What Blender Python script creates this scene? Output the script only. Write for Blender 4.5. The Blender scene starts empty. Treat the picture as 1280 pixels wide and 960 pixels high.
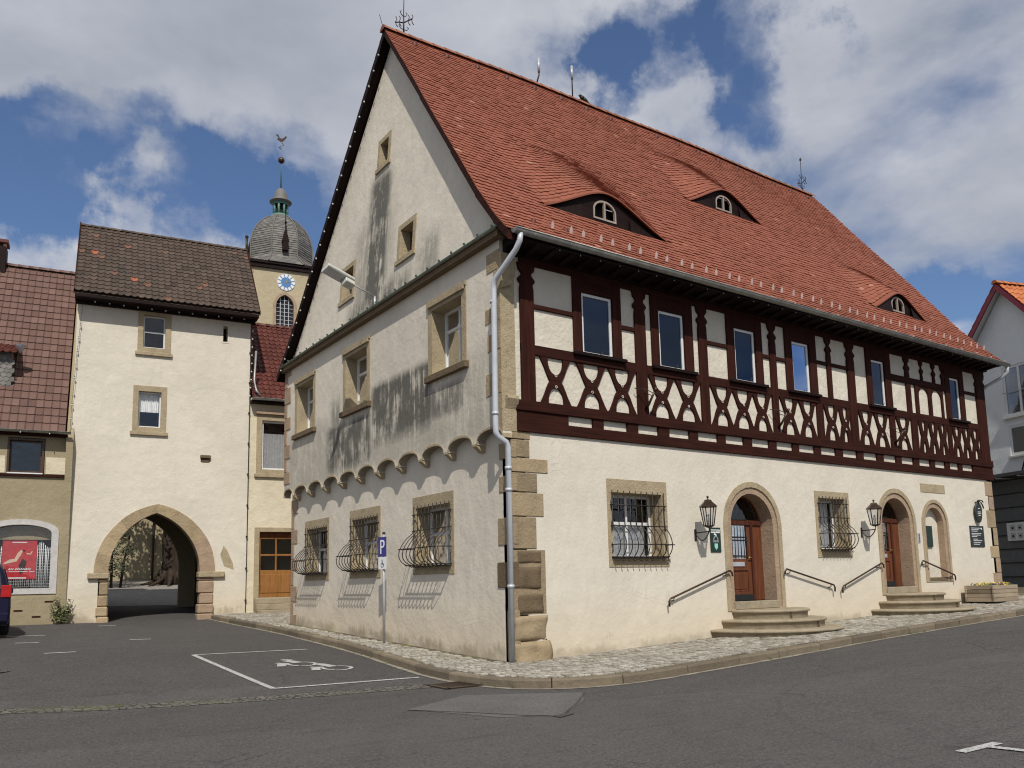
import bpy, bmesh, math, random
from math import sin, cos, pi, radians, sqrt, atan2
from mathutils import Vector, Matrix
from mathutils.geometry import tessellate_polygon
random.seed(7)
S = bpy.context.scene
COL = S.collection
Z = Vector((0, 0, 1))

# ------------------------------------------------------------------ objects
ROOT = {}
def tag(o, label=None, cat=None, group=None, kind=None):
    if label: o['label'] = label
    if cat: o['category'] = cat
    if group: o['group'] = group
    if kind: o['kind'] = kind
    return o
def thing(name, loc, label, cat, group=None):
    o = bpy.data.objects.new(name, None); COL.objects.link(o)
    o.location = loc; o.empty_display_size = .3
    ROOT[o.name] = Vector(loc)
    return tag(o, label, cat, group)
def copy_thing(root, loc, label=None, rotz=None):
    r = root.copy(); COL.objects.link(r); r.location = loc
    if rotz is not None: r.rotation_euler = (0, 0, rotz)
    if label: r['label'] = label
    for ch in list(root.children):
        c = ch.copy(); COL.objects.link(c); c.parent = r
        for g in list(ch.children):
            d = g.copy(); COL.objects.link(d); d.parent = c
    return r

class Fr:
    """a local frame: u along U, v up, d outward along N"""
    def __init__(s, O, U, N): s.O = Vector(O); s.U = Vector(U).normalized(); s.N = Vector(N).normalized()
    def p(s, u, v, d=0): return s.O + s.U*u + Z*v + s.N*d
    def at(s, du=0, dv=0, dd=0): return Fr(s.p(du, dv, dd), s.U, s.N)
FA = Fr((0, 0, 0), (1, 0, 0), (0, -1, 0))
FB = Fr((0, 0, 0), (0, 1, 0), (-1, 0, 0))
TA = radians(-8)
FT = Fr((-5.23, 17.57, 0), (cos(TA), sin(TA), 0), (sin(TA), -cos(TA), 0))

class MB:
    def __init__(s): s.v = []; s.f = []; s.t = []; s.sm = []
    def face(s, pts, tone=.5, smooth=False):
        i = len(s.v); s.v += [Vector(p) for p in pts]; s.f.append(tuple(range(i, i+len(pts)))); s.t.append(tone); s.sm.append(smooth)
    def add(s, vs, fs, tone=.5, smooth=False):
        i = len(s.v); s.v += [Vector(p) for p in vs]
        for f in fs: s.f.append(tuple(i+k for k in f)); s.t.append(tone); s.sm.append(smooth)
    def box(s, F, u0, u1, v0, v1, d0, d1, tone=.5):
        P = [F.p(u, v, d) for d in (d0, d1) for v in (v0, v1) for u in (u0, u1)]
        s.add(P, [(0, 2, 3, 1), (4, 5, 7, 6), (0, 1, 5, 4), (2, 6, 7, 3), (0, 4, 6, 2), (1, 3, 7, 5)], tone)
    def prism(s, F, outer, d0, d1, holes=(), back=True, tone=.5):
        loops = [list(outer)] + [list(h) for h in holes]
        tris = tessellate_polygon([[Vector((a, b, 0)) for a, b in L] for L in loops])
        flat = [p for L in loops for p in L]
        n = len(flat)
        fs = [tuple(t) for t in tris]
        if back: fs += [tuple(k+n for k in t) for t in tris]
        o = 0
        for L in loops:
            m = len(L)
            for i in range(m):
                j = (i+1) % m; fs.append((o+i, o+j, o+j+n, o+i+n))
            o += m
        s.add([F.p(a, b, d1) for a, b in flat]+[F.p(a, b, d0) for a, b in flat], fs, tone)
    def tube(s, pts, r, n=8, cap=True, r2=None, tone=.5):
        pts = [Vector(p) for p in pts]; m = len(pts); r2 = r if r2 is None else r2
        rings = []; up = None
        for i, p in enumerate(pts):
            t = (pts[min(i+1, m-1)]-pts[max(i-1, 0)]).normalized()
            if up is None: up = t.orthogonal().normalized()
            up = (up - t*up.dot(t)).normalized(); w = t.cross(up)
            rr = r+(r2-r)*i/(m-1)
            rings.append([p+up*cos(2*pi*k/n)*rr+w*sin(2*pi*k/n)*rr for k in range(n)])
        vs = [q for R in rings for q in R]; fs = []
        for i in range(m-1):
            for k in range(n):
                a = i*n+k; b = i*n+(k+1) % n; fs.append((a, b, b+n, a+n))
        s.add(vs, fs, tone, True)
        if cap: s.face(rings[0][::-1], tone); s.face(rings[-1], tone)
    def lathe(s, c, prof, n=16, rot=0, smooth=True, tone=.5, sx=1, sy=1, a0=0, a1=2*pi):
        c = Vector(c); full = abs(a1-a0-2*pi) < 1e-6; k = n if full else n+1
        vs = [c+Vector((sx*r*cos(a0+rot+(a1-a0)*i/n), sy*r*sin(a0+rot+(a1-a0)*i/n), z)) for r, z in prof for i in range(k)]
        fs = []
        for j in range(len(prof)-1):
            for i in range(n):
                a = j*k+i; b = j*k+(i+1) % k; fs.append((a, b, b+k, a+k))
        s.add(vs, fs, tone, smooth)
    def ball(s, c, r, n=10, tone=.5, sz=1):
        s.lathe(c, [(max(r*sin(pi*i/(n//2+1)), 1e-4), -r*sz*cos(pi*i/(n//2+1))) for i in range(n//2+2)], n, tone=tone)
    def build(s, name, mat, parent=None, loc=None, bev=0, label=None):
        off = Vector((0, 0, 0))
        top = parent
        while top is not None and top.parent is not None: top = top.parent
        if top is not None: off = ROOT[top.name]
        elif loc is not None: off = Vector(loc)
        me = bpy.data.meshes.new(name)
        me.from_pydata([tuple(p-off) for p in s.v], [], s.f)
        at = me.attributes.new('tone', 'FLOAT', 'FACE'); at.data.foreach_set('value', s.t)
        me.polygons.foreach_set('use_smooth', s.sm)
        me.materials.append(mat)
        if bev:
            bm = bmesh.new(); bm.from_mesh(me); bmesh.ops.remove_doubles(bm, verts=bm.verts, dist=1e-5)
            bmesh.ops.recalc_face_normals(bm, faces=bm.faces)
            es = [e for e in bm.edges if len(e.link_faces) == 2 and e.calc_face_angle(0) > .6]
            bmesh.ops.bevel(bm, geom=es, offset=bev, segments=1, affect='EDGES', clamp_overlap=True)
            bm.to_mesh(me); bm.free()
        else:
            bm = bmesh.new(); bm.from_mesh(me); bmesh.ops.remove_doubles(bm, verts=bm.verts, dist=1e-5)
            bmesh.ops.recalc_face_normals(bm, faces=bm.faces); bm.to_mesh(me); bm.free()
        me.update()
        o = bpy.data.objects.new(name, me); COL.objects.link(o)
        if parent is not None: o.parent = parent
        elif loc is not None: o.location = loc; ROOT[o.name] = Vector(loc)
        else: ROOT[o.name] = Vector((0, 0, 0))
        if label: o['label'] = label
        return o
def rect(u0, u1, v0, v1): return [(u0, v0), (u1, v0), (u1, v1), (u0, v1)]
def arch(u0, u1, v0, vs, r=None, n=14, rise=None):
    c = (u0+u1)/2; a = (u1-u0)/2; h = rise or a
    return [(u0, v0), (u1, v0)]+[(c+a*cos(pi*i/n), vs+h*sin(pi*i/n)) for i in range(n+1)]
def boxp(name, mat, parent, F, *a, bev=0, label=None):
    m = MB(); m.box(F, *a); return m.build(name, mat, parent, bev=bev, label=label)
def text_mesh(txt, size, F, u, v, d, name, mat, parent, depth=.003, align='LEFT', shear=0, sx=1):
    cu = bpy.data.curves.new('t', 'FONT'); cu.body = txt; cu.size = size; cu.extrude = depth; cu.align_x = align; cu.shear = shear
    ob = bpy.data.objects.new('t', cu); COL.objects.link(ob)
    dg = bpy.context.evaluated_depsgraph_get(); dg.update()
    me = bpy.data.meshes.new_from_object(ob.evaluated_get(dg))
    m = MB(); vs = [F.p(u+w.co.x*sx, v+w.co.y, d+w.co.z) for w in me.vertices]
    m.add(vs, [tuple(p.vertices) for p in me.polygons])
    bpy.data.objects.remove(ob); bpy.data.curves.remove(cu); bpy.data.meshes.remove(me)
    return m.build(name, mat, parent)

# ------------------------------------------------------------------ node helpers
class Mat:
    def __init__(s, name):
        s.m = bpy.data.materials.new(name); s.m.use_nodes = True; s.t = s.m.node_tree; s.n = s.t.nodes; s.l = s.t.links
        s.b = s.n['Principled BSDF']; s._pos = None
    def node(s, ty, **k):
        n = s.n.new(ty)
        for a, b in k.items(): setattr(n, a, b)
        return n
    def set(s, sock, val):
        if isinstance(val, bpy.types.NodeSocket): s.l.new(val, sock)
        elif isinstance(val, (tuple, list)) and len(val) == 3 and sock.type == 'RGBA': sock.default_value = (*val, 1)
        else: sock.default_value = val
    def math(s, op, a, b=0, c=None, clamp=False):
        n = s.node('ShaderNodeMath', operation=op, use_clamp=clamp); s.set(n.inputs[0], a); s.set(n.inputs[1], b)
        if c is not None: s.set(n.inputs[2], c)
        return n.outputs[0]
    def pos(s):
        if s._pos is None: s._pos = s.node('ShaderNodeNewGeometry').outputs['Position']
        return s._pos
    def xyz(s):
        n = s.node('ShaderNodeSeparateXYZ'); s.l.new(s.pos(), n.inputs[0]); return n.outputs
    def mapped(s, sc=(1, 1, 1), rot=(0, 0, 0), loc=(0, 0, 0), src=None):
        n = s.node('ShaderNodeMapping'); s.l.new(src or s.pos(), n.inputs[0]); n.inputs['Scale'].default_value = sc; n.inputs['Rotation'].default_value = rot; n.inputs['Location'].default_value = loc
        return n.outputs[0]
    def noise(s, scale, detail=4, rough=.55, vec=None, dist=0):
        n = s.node('ShaderNodeTexNoise'); s.l.new(vec or s.pos(), n.inputs['Vector']); n.inputs['Scale'].default_value = scale
        n.inputs['Detail'].default_value = detail; n.inputs['Roughness'].default_value = rough; n.inputs['Distortion'].default_value = dist
        return n.outputs['Fac']
    def vor(s, scale, feat='F1', vec=None, rnd=1):
        n = s.node('ShaderNodeTexVoronoi', feature=feat); s.l.new(vec or s.pos(), n.inputs['Vector']); n.inputs['Scale'].default_value = scale; n.inputs['Randomness'].default_value = rnd
        return n.outputs
    def ramp(s, f, pts):
        n = s.node('ShaderNodeValToRGB'); s.set(n.inputs[0], f); e = n.color_ramp.elements
        while len(e) < len(pts): e.new(.5)
        for i, (p, c) in enumerate(pts): e[i].position = p; e[i].color = (*c, 1) if isinstance(c, (tuple, list)) else (c, c, c, 1)
        return n.outputs[0]
    def sm(s, x, a, b):
        n = s.node('ShaderNodeMapRange', interpolation_type='SMOOTHSTEP'); s.set(n.inputs[0], x); n.inputs[1].default_value = a; n.inputs[2].default_value = b
        return n.outputs[0]
    def mix(s, f, a, b, mode='MIX'):
        n = s.node('ShaderNodeMix', data_type='RGBA', blend_type=mode); s.set(n.inputs[0], f); s.set(n.inputs[6], a); s.set(n.inputs[7], b)
        return n.outputs[2]
    def bump(s, h, dist=.01, strength=1, prev=None):
        n = s.node('ShaderNodeBump'); s.set(n.inputs['Height'], h); n.inputs['Distance'].default_value = dist; n.inputs['Strength'].default_value = strength
        if prev: s.l.new(prev, n.inputs['Normal'])
        s.l.new(n.outputs[0], s.b.inputs['Normal']); return n.outputs[0]
    def col(s, c): s.set(s.b.inputs['Base Color'], c)
    def rough(s, r): s.set(s.b.inputs['Roughness'], r)
    def tone(s):
        n = s.node('ShaderNodeAttribute', attribute_name='tone'); return n.outputs['Fac']

def flat(name, c, rough=.6, metal=0, var=.12, sc=8, bump=0, spec=.5):
    m = Mat(name); m.rough(rough); m.b.inputs['Metallic'].default_value = metal; m.b.inputs['Specular IOR Level'].default_value = spec
    lo = tuple(x*(1-var) for x in c); hi = tuple(min(1, x*(1+var)) for x in c)
    m.col(m.ramp(m.noise(sc), [(.3, lo), (.7, hi)]))
    if bump: m.bump(m.noise(sc*6), bump)
    return m.m

def plaster(name, c, c2=None, bump=.012, stain=None, rough=.9, base=None):
    m = Mat(name); m.rough(rough); m.b.inputs['Specular IOR Level'].default_value = .2
    c2 = c2 or tuple(x*.86 for x in c)
    big = m.noise(.55, 5, .6); med = m.noise(4.5, 6, .65)
    f = m.math('ADD', m.math('MULTIPLY', big, .6), m.math('MULTIPLY', med, .4))
    k = m.ramp(f, [(.36, c2), (.6, c)])
    # faint vertical rain streaks
    st = m.noise(1, 4, .6, m.mapped((7, 7, .35)))
    k = m.mix(m.math('MULTIPLY', m.sm(st, .56, .8), .28), k, tuple(x*.72 for x in c))
    x, y, z = m.xyz()
    rep = m.sm(m.noise(.42, 6, .62, m.mapped((1, 1, 1), loc=(3, 7, 1))), .53, .56); k = m.mix(m.math('MULTIPLY', rep, .35), k, tuple(q*.86 for q in c))
    cr = m.vor(.8, 'DISTANCE_TO_EDGE')['Distance']; cr = m.math('ADD', cr, m.math('MULTIPLY', m.math('SUBTRACT', m.noise(5, 6, .7), .5), .06))
    ck = m.math('MULTIPLY', m.sm(m.math('ABSOLUTE', m.math('SUBTRACT', cr, .02)), .0045, .001), m.sm(m.noise(.6, 2), .54, .62)); k = m.mix(m.math('MULTIPLY', ck, .35), k, tuple(q*.45 for q in c))
    fl_ = m.sm(m.noise(26, 3, .7), .70, .76); k = m.mix(m.math('MULTIPLY', fl_, .3), k, tuple(q*.6 for q in c))
    if stain: k = stain(m, k, x, y, z, st)
    if base: k = base(m, k, x, y, z)
    m.col(k)
    h = m.math('ADD', m.math('MULTIPLY', m.noise(2.2, 3, .5), 1.6), m.math('ADD', m.math('MULTIPLY', m.noise(13, 4, .6), .45), m.math('MULTIPLY', m.noise(70, 2, .5), .07)))
    m.bump(h, bump*2.2)
    return m.m

def groundz(m, x, y):
    def spn(t): return m.math('MULTIPLY', m.math('ADD', t, m.math('SQRT', m.math('ADD', m.math('MULTIPLY', t, t), 1))), .5)
    return m.math('ADD', m.math('ADD', m.math('MULTIPLY', spn(x), .038), m.math('MULTIPLY', spn(y), .035)), -.045)
def base_dirt(amount=.6, h=.55):
    def fn(m, k, x, y, z):
        hz = m.math('SUBTRACT', z, groundz(m, x, y))
        n = m.noise(3, 5, .7); s2 = m.noise(1, 3, .6, m.mapped((9, 9, 1.2)))
        lim = m.math('MULTIPLY', m.math('ADD', m.math('MULTIPLY', n, .5), m.math('MULTIPLY', s2, .5)), 2*h)
        f = m.math('MULTIPLY', m.sm(m.math('SUBTRACT', lim, hz), .3*h, .85*h), m.sm(m.noise(.9, 3, .6), .36, .6))
        k = m.mix(m.math('MULTIPLY', f, amount), k, (.2, .18, .14))
        yel = m.sm(hz, 1.3, .1)
        return m.mix(m.math('MULTIPLY', yel, .3), k, (.62, .47, .27))
    return fn
def gable_stain(m, k, x, y, z, st):
    def band(v, a, b, c, d): return m.math('MULTIPLY', m.sm(v, a, b), m.sm(v, d, c))
    streak = m.noise(1, 5, .75, m.mapped((7, 7, .7)))
    blot = m.noise(1.3, 5, .7)
    nz = m.math('ADD', m.math('MULTIPLY', streak, .55), m.math('MULTIPLY', blot, .45))
    def reg(y0, y1, y2, y3, z0, z1, z2, z3, g): return m.math('MULTIPLY', m.math('MULTIPLY', band(y, y0, y1, y2, y3), band(z, z0, z1, z2, z3)), g)
    regs = [reg(2.45, 2.8, 5.4, 5.8, 4.2, 5.2, 6.0, 6.3, 1.25), reg(5.4, 5.8, 8.0, 8.8, 4.0, 4.6, 5.45, 5.8, 1.05), reg(1.25, 1.4, 2.6, 2.8, 4.6, 5.0, 5.35, 5.7, .9), reg(7.4, 7.6, 7.9, 8.4, 4.5, 5.2, 6.0, 6.6, .7),
            reg(4.9, 5.4, 6.0, 6.6, 8.0, 8.3, 11.4, 12.1, 1.2), reg(4.4, 5.4, 6.4, 7.6, 8.0, 8.3, 10.2, 11.4, .6), reg(3.4, 4.2, 6.8, 7.6, 7.9, 8.0, 8.3, 9.1, .9), reg(-1, 0, 12, 13, 4.1, 4.3, 5.4, 6.3, .38), reg(2.3, 2.7, 3.3, 3.7, 8.0, 8.2, 8.9, 9.4, .6)]
    t = regs[0]
    for r in regs[1:]: t = m.math('MAXIMUM', t, r)
    f = m.math('MULTIPLY', t, m.sm(nz, .34, .55), clamp=True)
    return m.mix(m.math('MULTIPLY', f, .95), k, m.mix(streak, (.055, .055, .045), (.17, .16, .135)))

def stone(name, c, var=.2, block=0):
    m = Mat(name); m.rough(.9); m.b.inputs['Specular IOR Level'].default_value = .2
    n = m.noise(3, 6, .65); g = m.noise(60, 3, .6)
    k = m.ramp(m.math('ADD', m.math('MULTIPLY', n, .75), m.math('MULTIPLY', g, .25)), [(.35, tuple(x*(1-var) for x in c)), (.5, c), (.68, tuple(x*(1+var*.6) for x in c))])
    if block: k = m.mix(1, k, m.ramp(m.tone(), [(0, (.62, .6, .6)), (1, (1.15, 1.1, 1.05))]), 'MULTIPLY')
    x, y, z = m.xyz()
    k = m.mix(m.math('MULTIPLY', m.sm(m.noise(7, 6, .75), .52, .72), .35), k, tuple(q*.55 for q in c))
    m.col(k); m.bump(m.math('ADD', m.noise(14, 6, .75), m.math('MULTIPLY', g, .4)), .03)
    return m.m
def wood(name, c, rough=.6, var=.35, vert=True, tone=False):
    m = Mat(name); m.rough(rough); m.b.inputs['Specular IOR Level'].default_value = .12
    n = m.noise(1, 5, .6, m.mapped((14, 14, 1.2) if vert else (1.2, 1.2, 14)))
    k = m.ramp(n, [(.3, tuple(x*(1-var) for x in c)), (.7, tuple(x*(1+var) for x in c))])
    k = m.mix(m.math('MULTIPLY', m.sm(m.noise(2.3, 4), .5, .75), .35), k, tuple(x*1.5+.003 for x in c))
    if tone: k = m.mix(1, k, m.ramp(m.tone(), [(0, (.6, .6, .6)), (1, (1.3, 1.3, 1.3))]), 'MULTIPLY')
    m.col(k); m.bump(n, .006); return m.m
def tiles_mat(name, lo, hi, dirt=(.1, .08, .06), rough=.75, dirtamt=.4, bump=.004, odd=None):
    m = Mat(name); m.rough(rough); m.b.inputs['Specular IOR Level'].default_value = .25
    k = m.ramp(m.tone(), [(0, lo), (.95, hi)]+([(.985, odd)] if odd else []))
    k = m.mix(m.math('MULTIPLY', m.sm(m.noise(.8, 6, .7), .45, .75), dirtamt), k, dirt)
    k = m.mix(m.math('MULTIPLY', m.noise(25, 3, .6), .35), k, tuple(x*.6 for x in lo))
    m.col(k); m.bump(m.noise(60, 3), bump); return m.m
def glass(name, tr_=.62, refl=1.0, ior=1.9, wav=.02, gc=(.95, .97, 1, 1)):
    m = Mat(name); n = m.n; n.remove(m.b)
    tr = m.node('ShaderNodeBsdfTransparent'); tr.inputs[0].default_value = (tr_, tr_, tr_, 1)
    gl = m.node('ShaderNodeBsdfGlossy'); gl.inputs['Roughness'].default_value = .03; gl.inputs['Color'].default_value = gc
    bp = m.node('ShaderNodeBump'); m.l.new(m.noise(1.7, 2), bp.inputs['Height']); bp.inputs['Distance'].default_value = wav; m.l.new(bp.outputs[0], gl.inputs['Normal'])
    fr = m.node('ShaderNodeFresnel'); fr.inputs[0].default_value = ior
    mx = m.node('ShaderNodeMixShader'); m.set(mx.inputs[0], m.math('ADD', m.math('MULTIPLY', fr.outputs[0], refl), .05, clamp=True)); m.l.new(tr.outputs[0], mx.inputs[1]); m.l.new(gl.outputs[0], mx.inputs[2])
    m.l.new(mx.outputs[0], n['Material Output'].inputs[0]); return m.m

# ------------------------------------------------------------------ materials
M = {}
M['plaster_a'] = plaster('cream plaster', (.69, .635, .53), (.62, .565, .465), bump=.007, base=base_dirt(.55, .28))
M['plaster_b'] = plaster('weathered plaster', (.74, .67, .55), (.63, .57, .465), bump=.007, stain=gable_stain, base=base_dirt(.75, .42))
M['infill'] = plaster('infill plaster', (.68, .625, .52), (.58, .53, .43), bump=.014)
M['tower_pl'] = plaster('tower plaster', (.70, .645, .535), (.63, .58, .475), bump=.008, base=base_dirt(.7, .5))
M['tan_pl'] = plaster('tan plaster', (.36, .30, .19), (.31, .26, .165))
M['yel_pl'] = plaster('yellow plaster', (.70, .62, .46), (.62, .55, .4))
M['church_pl'] = plaster('church plaster', (.50, .42, .28), (.41, .345, .22))
M['grey_pl'] = plaster('pale grey plaster', (.78, .79, .78), (.72, .73, .72), bump=.004)
M['stone'] = stone('sandstone', (.42, .34, .22))
M['stone_q'] = stone('sandstone blocks', (.43, .345, .22), block=1)
M['stone_dark'] = stone('weathered sandstone', (.19, .145, .09), block=1)
M['stone_step'] = stone('step sandstone', (.36, .3, .21))
M['stone_red'] = stone('reddish sandstone', (.4, .29, .2))
M['timber'] = wood('oxblood timber', (.033, .0095, .0060), .8, .4, vert=False)
M['timber_v'] = wood('oxblood posts', (.037, .0102, .0065), .8, .4)
M['eave'] = wood('dark eave boards', (.013, .006, .005), .6, .3, vert=False)
M['white'] = flat('white paint', (.7, .7, .68), .35, var=.04)
M['brownframe'] = flat('brown lacquer', (.07, .035, .02), .4)
M['oak'] = wood('orange oak', (.27, .125, .04), .45, .25)
M['door'] = wood('reddish door wood', (.13, .046, .022), .35, .3)
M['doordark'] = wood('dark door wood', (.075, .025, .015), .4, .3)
M['iron'] = flat('wrought iron', (.03, .024, .02), .5, .3)
M['bronze'] = flat('handrail bronze', (.07, .045, .03), .35, .6)
M['zinc'] = flat('zinc', (.5, .51, .53), .42, .35, var=.15, sc=3)
M['gutter'] = flat('weathered gutter', (.3, .3, .27), .45, .5, var=.25, sc=4)
M['pipe'] = flat('painted downpipe', (.52, .54, .57), .4, .1, var=.1, sc=3)
M['flash'] = flat('green copper flashing', (.055, .085, .06), .6, .2, var=.4, sc=6)
M['glass'] = glass('window glass', .9, .7, 1.45)
M['glass_dark'] = glass('dark window glass', .3, .35, 1.45, .002)
M['glass_up'] = glass('upper window glass', .25, .6, 1.6, .0008, (.5, .66, .95, 1))
M['lampglass'] = glass('lantern glass', .93, .25, 1.3)
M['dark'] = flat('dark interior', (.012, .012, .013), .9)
M['curtain'] = flat('net curtain', (.82, .83, .82), .9)
M['tile'] = tiles_mat('clay plain tiles', (.25, .079, .046), (.335, .115, .069), dirt=(.17, .066, .042), dirtamt=.3, odd=(.45, .21, .14))
M['ridge'] = tiles_mat('mossy ridge tiles', (.22, .09, .05), (.36, .14, .08), dirt=(.1, .1, .06), dirtamt=.6)
M['pantile'] = tiles_mat('grey brown pantiles', (.058, .041, .031), (.13, .092, .070), dirt=(.06, .055, .042), dirtamt=.5, odd=(.4, .13, .06))
M['mauve'] = tiles_mat('mauve interlocking tiles', (.125, .07, .055), (.20, .118, .094), dirt=(.08, .045, .04), dirtamt=.3, rough=.5)
M['redtile'] = tiles_mat('dark red tiles', (.09, .026, .019), (.165, .052, .038), dirt=(.08, .03, .02), rough=.5)
M['orangetile'] = tiles_mat('orange tiles', (.42, .13, .045), (.6, .21, .08), dirt=(.3, .1, .05))
M['slate'] = tiles_mat('slate shingles', (.13, .122, .11), (.24, .225, .205), dirt=(.2, .19, .16), rough=.6)
M['verdigris'] = flat('verdigris copper', (.1, .22, .17), .6, var=.3)
M['gold'] = flat('gilded brass', (.45, .33, .1), .35, .8)
M['signblue'] = flat('sign blue', (.035, .04, .22), .4, var=.03)
M['signgreen'] = flat('dark green sign', (.012, .03, .022), .35, var=.05)
M['signblack'] = flat('slate black sign', (.03, .035, .035), .4, var=.1)
M['signwhite'] = flat('sign white', (.75, .76, .75), .4, var=.03)
M['mint'] = flat('mint shield', (.3, .66, .5), .5, var=.05)
M['clockblue'] = flat('clock blue', (.07, .2, .42), .5, var=.05)
M['red'] = flat('poster red', (.5, .02, .025), .6, var=.15)
M['skin'] = flat('print skin tone', (.7, .52, .38), .6)
M['concrete'] = flat('grey lamp casing', (.55, .55, .5), .5)
M['bulb'] = flat('milky bulb', (.55, .55, .52), .2)
M['grass'] = flat('leaf green', (.07, .11, .025), .7, var=.4)
M['flower'] = flat('yellow petals', (.55, .4, .05), .7)
M['violet'] = flat('purple petals', (.08, .02, .12), .7)
M['soil'] = flat('dark soil', (.03, .02, .015), .9)
M['plank'] = wood('weathered planter boards', (.3, .24, .17), .8, .25, vert=False, tone=True)
M['bark'] = wood('tree bark', (.045, .033, .025), .9, .5)
# ================================================================== MAIN HOUSE
H = thing('half_timbered_house', (0, 0, 0), 'large gabled house with dark red half-timbered upper storey and steep orange clay tile roof', 'house')
def part(name, mb, mat, parent=H, **k): return mb.build(name, mat, parent, **k)

# ---- lower front wall with its openings
def inset(u0, u1, v0, v1, e=.01): return rect(u0+e, u1-e, v0+e, v1-e)
wA_holes = [inset(2.28, 3.93, 1.68, 3.44), inset(8.98, 10.38, 1.87, 3.5), arch(5.66, 7.63, .71, 2.6), arch(11.59, 13.41, .91, 2.8), arch(13.73, 15.1, 1.21, 2.8)]
m = MB(); m.prism(FA, [(0, -.6), (17.95, -.6), (17.82, 4.22), (0, 4.22)], -.3, 0, wA_holes); part('wall', m, M['plaster_a'])
# lower gable-side wall
wB_holes = [inset(2.1, 3.87, 1.63, 3.32), inset(5.5, 7.28, 1.61, 3.31), inset(8.64, 10.4, 1.6, 3.27)]
m = MB(); m.prism(FB, [(0, -.6), (11.5, -.6), (11.5, 4.6), (0, 4.6)], -.3, 0, wB_holes); part('wall', m, M['plaster_b'])
# back and far walls, floors (close the shell)
m = MB(); F_back = Fr((0, 11.6, 0), (1, 0, 0), (0, 1, 0)); m.box(F_back, .05, 17.5, -.6, 8.2, -.35, -.12)
m.prism(Fr((17.85, 0, 0), (0, 1, 0), (1, 0, 0)), [(0, -.6), (11.6, -.6), (11.6, 8.2), (5.6, 15.4), (.2, 8.6), (0, 8.2)], -.3, 0)
part('wall', m, M['infill'])
m = MB(); m.box(FA, .05, 17.7, 4.0, 4.12, -11.4, -.3); m.box(FA, .05, 17.7, 7.76, 7.86, -11.4, -.25); part('floor', m, M['dark'])

# ---- upper gable-side wall with scalloped lower edge, overhanging .2 m
cor = [.95+1.1*k for k in range(10)]
edges = [(-.02, .95)] + [(cor[i], cor[i+1]) for i in range(9)] + [(10.85, 11.65)]
def scallop(off=0, cw=.09):
    pts = []
    for a, b in edges:
        a2, b2 = a+cw, b-cw
        if a < 0: a2 = a
        if b > 11.5: b2 = b
        c = (a2+b2)/2; r = (b2-a2)/2
        pts += [(a2, 4.06)]+[(c-(r-off)*cos(pi*i/12), 4.07+(.21-off*.6)*sin(pi*i/12)**.8) for i in range(13)]+[(b2, 4.06)]
    return pts
sc = scallop()
wU_holes = [inset(9.2, 10.78, 5.72, 7.42), inset(5.66, 7.28, 5.76, 7.46), inset(1.18, 2.74, 5.7, 7.4)]
m = MB(); m.prism(FB, sc+[(11.65, 8.02), (-.02, 8.02)], 0.001, .2, wU_holes)
part('wall', m, M['plaster_b'])
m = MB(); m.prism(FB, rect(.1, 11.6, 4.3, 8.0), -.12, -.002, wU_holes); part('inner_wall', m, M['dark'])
# thin stone roll that edges each arch
for a, b in edges:
    a2 = a+.09 if a > 0 else a; b2 = b-.09 if b < 10.86 else b
    c = (a2+b2)/2; r = (b2-a2)/2
    o = [(c-(r)*cos(pi*i/12), 4.07+.21*sin(pi*i/12)**.8) for i in range(13)]
    q = [(c-(r+.015)*cos(pi*i/12), 4.07+.255*sin(pi*i/12)**.8) for i in range(13)]
    m = MB(); m.prism(FB, q+o[::-1], 0.01, .215); part('arch_rib', m, M['stone'])
for y in cor:
    m = MB(); fr = Fr((0, y, 0), (0, 1, 0), (-1, 0, 0))
    pr = [(0, 3.92), (.07, 3.92), (.17, 4.0), (.212, 4.03), (.212, 4.085), (0, 4.085)]
    Fs = Fr((0, y-.07, 0), (-1, 0, 0), (0, 1, 0)); m.prism(Fs, pr, 0, .14)
    part('corbel', m, M['stone'], bev=.006)

# ---- gable wall (leans in slightly) and cornice
def vx(z): return -.42+.57*(z-7.85)/7.9
prof = [(-.62, 7.80), (-.1, 8.33), (.6, 9.15), (1.7, 10.6), (3.3, 12.7), (5.6, 15.72)]
def rz(y):
    if y > 5.6: y = 11.2-y
    for (a, za), (b, zb) in zip(prof, prof[1:]):
        if y <= b or b == 5.6:
            return za+(zb-za)*(y-a)/(b-a)
g_holes = [inset(5.28, 6.02, 11.93, 12.8), inset(3.6, 4.5, 8.92, 9.87), inset(6.95, 7.88, 8.9, 9.93)]
gpts = [(-.1, 8.0), (-.1, 8.2), (.6, 9.05), (1.7, 10.5), (3.3, 12.58), (5.6, 15.55), (7.9, 12.58), (9.5, 10.5), (10.6, 9.05), (11.3, 8.2), (11.3, 8.0)]
def lean(mb, k=1):
    for p in mb.v: p.x += .28+vx(p.z)-(0)
    return mb
FG = Fr((0, 0, 0), (0, 1, 0), (-1, 0, 0))
m = MB(); m.prism(FG, gpts, -.2, 0, g_holes); lean(m); part('gable_wall', m, M['plaster_b'])
def stone_frame(F, u0, u1, v0, v1, w, name, d0=-.35, d1=.018, mat='stone', top=None, parent=H, ln=False, sill=0):
    m = MB(); top = top or w
    m.prism(F, rect(u0, u1, v0, v1), d0, d1, [rect(u0+w, u1-w, v0+w*.8, v1-top)])
    if sill: m.box(F, u0-.04, u1+.04, v0-.04, v0+.07, d0*.3, sill)
    if ln: lean(m)
    return part(name, m, M[mat], parent)
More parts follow.
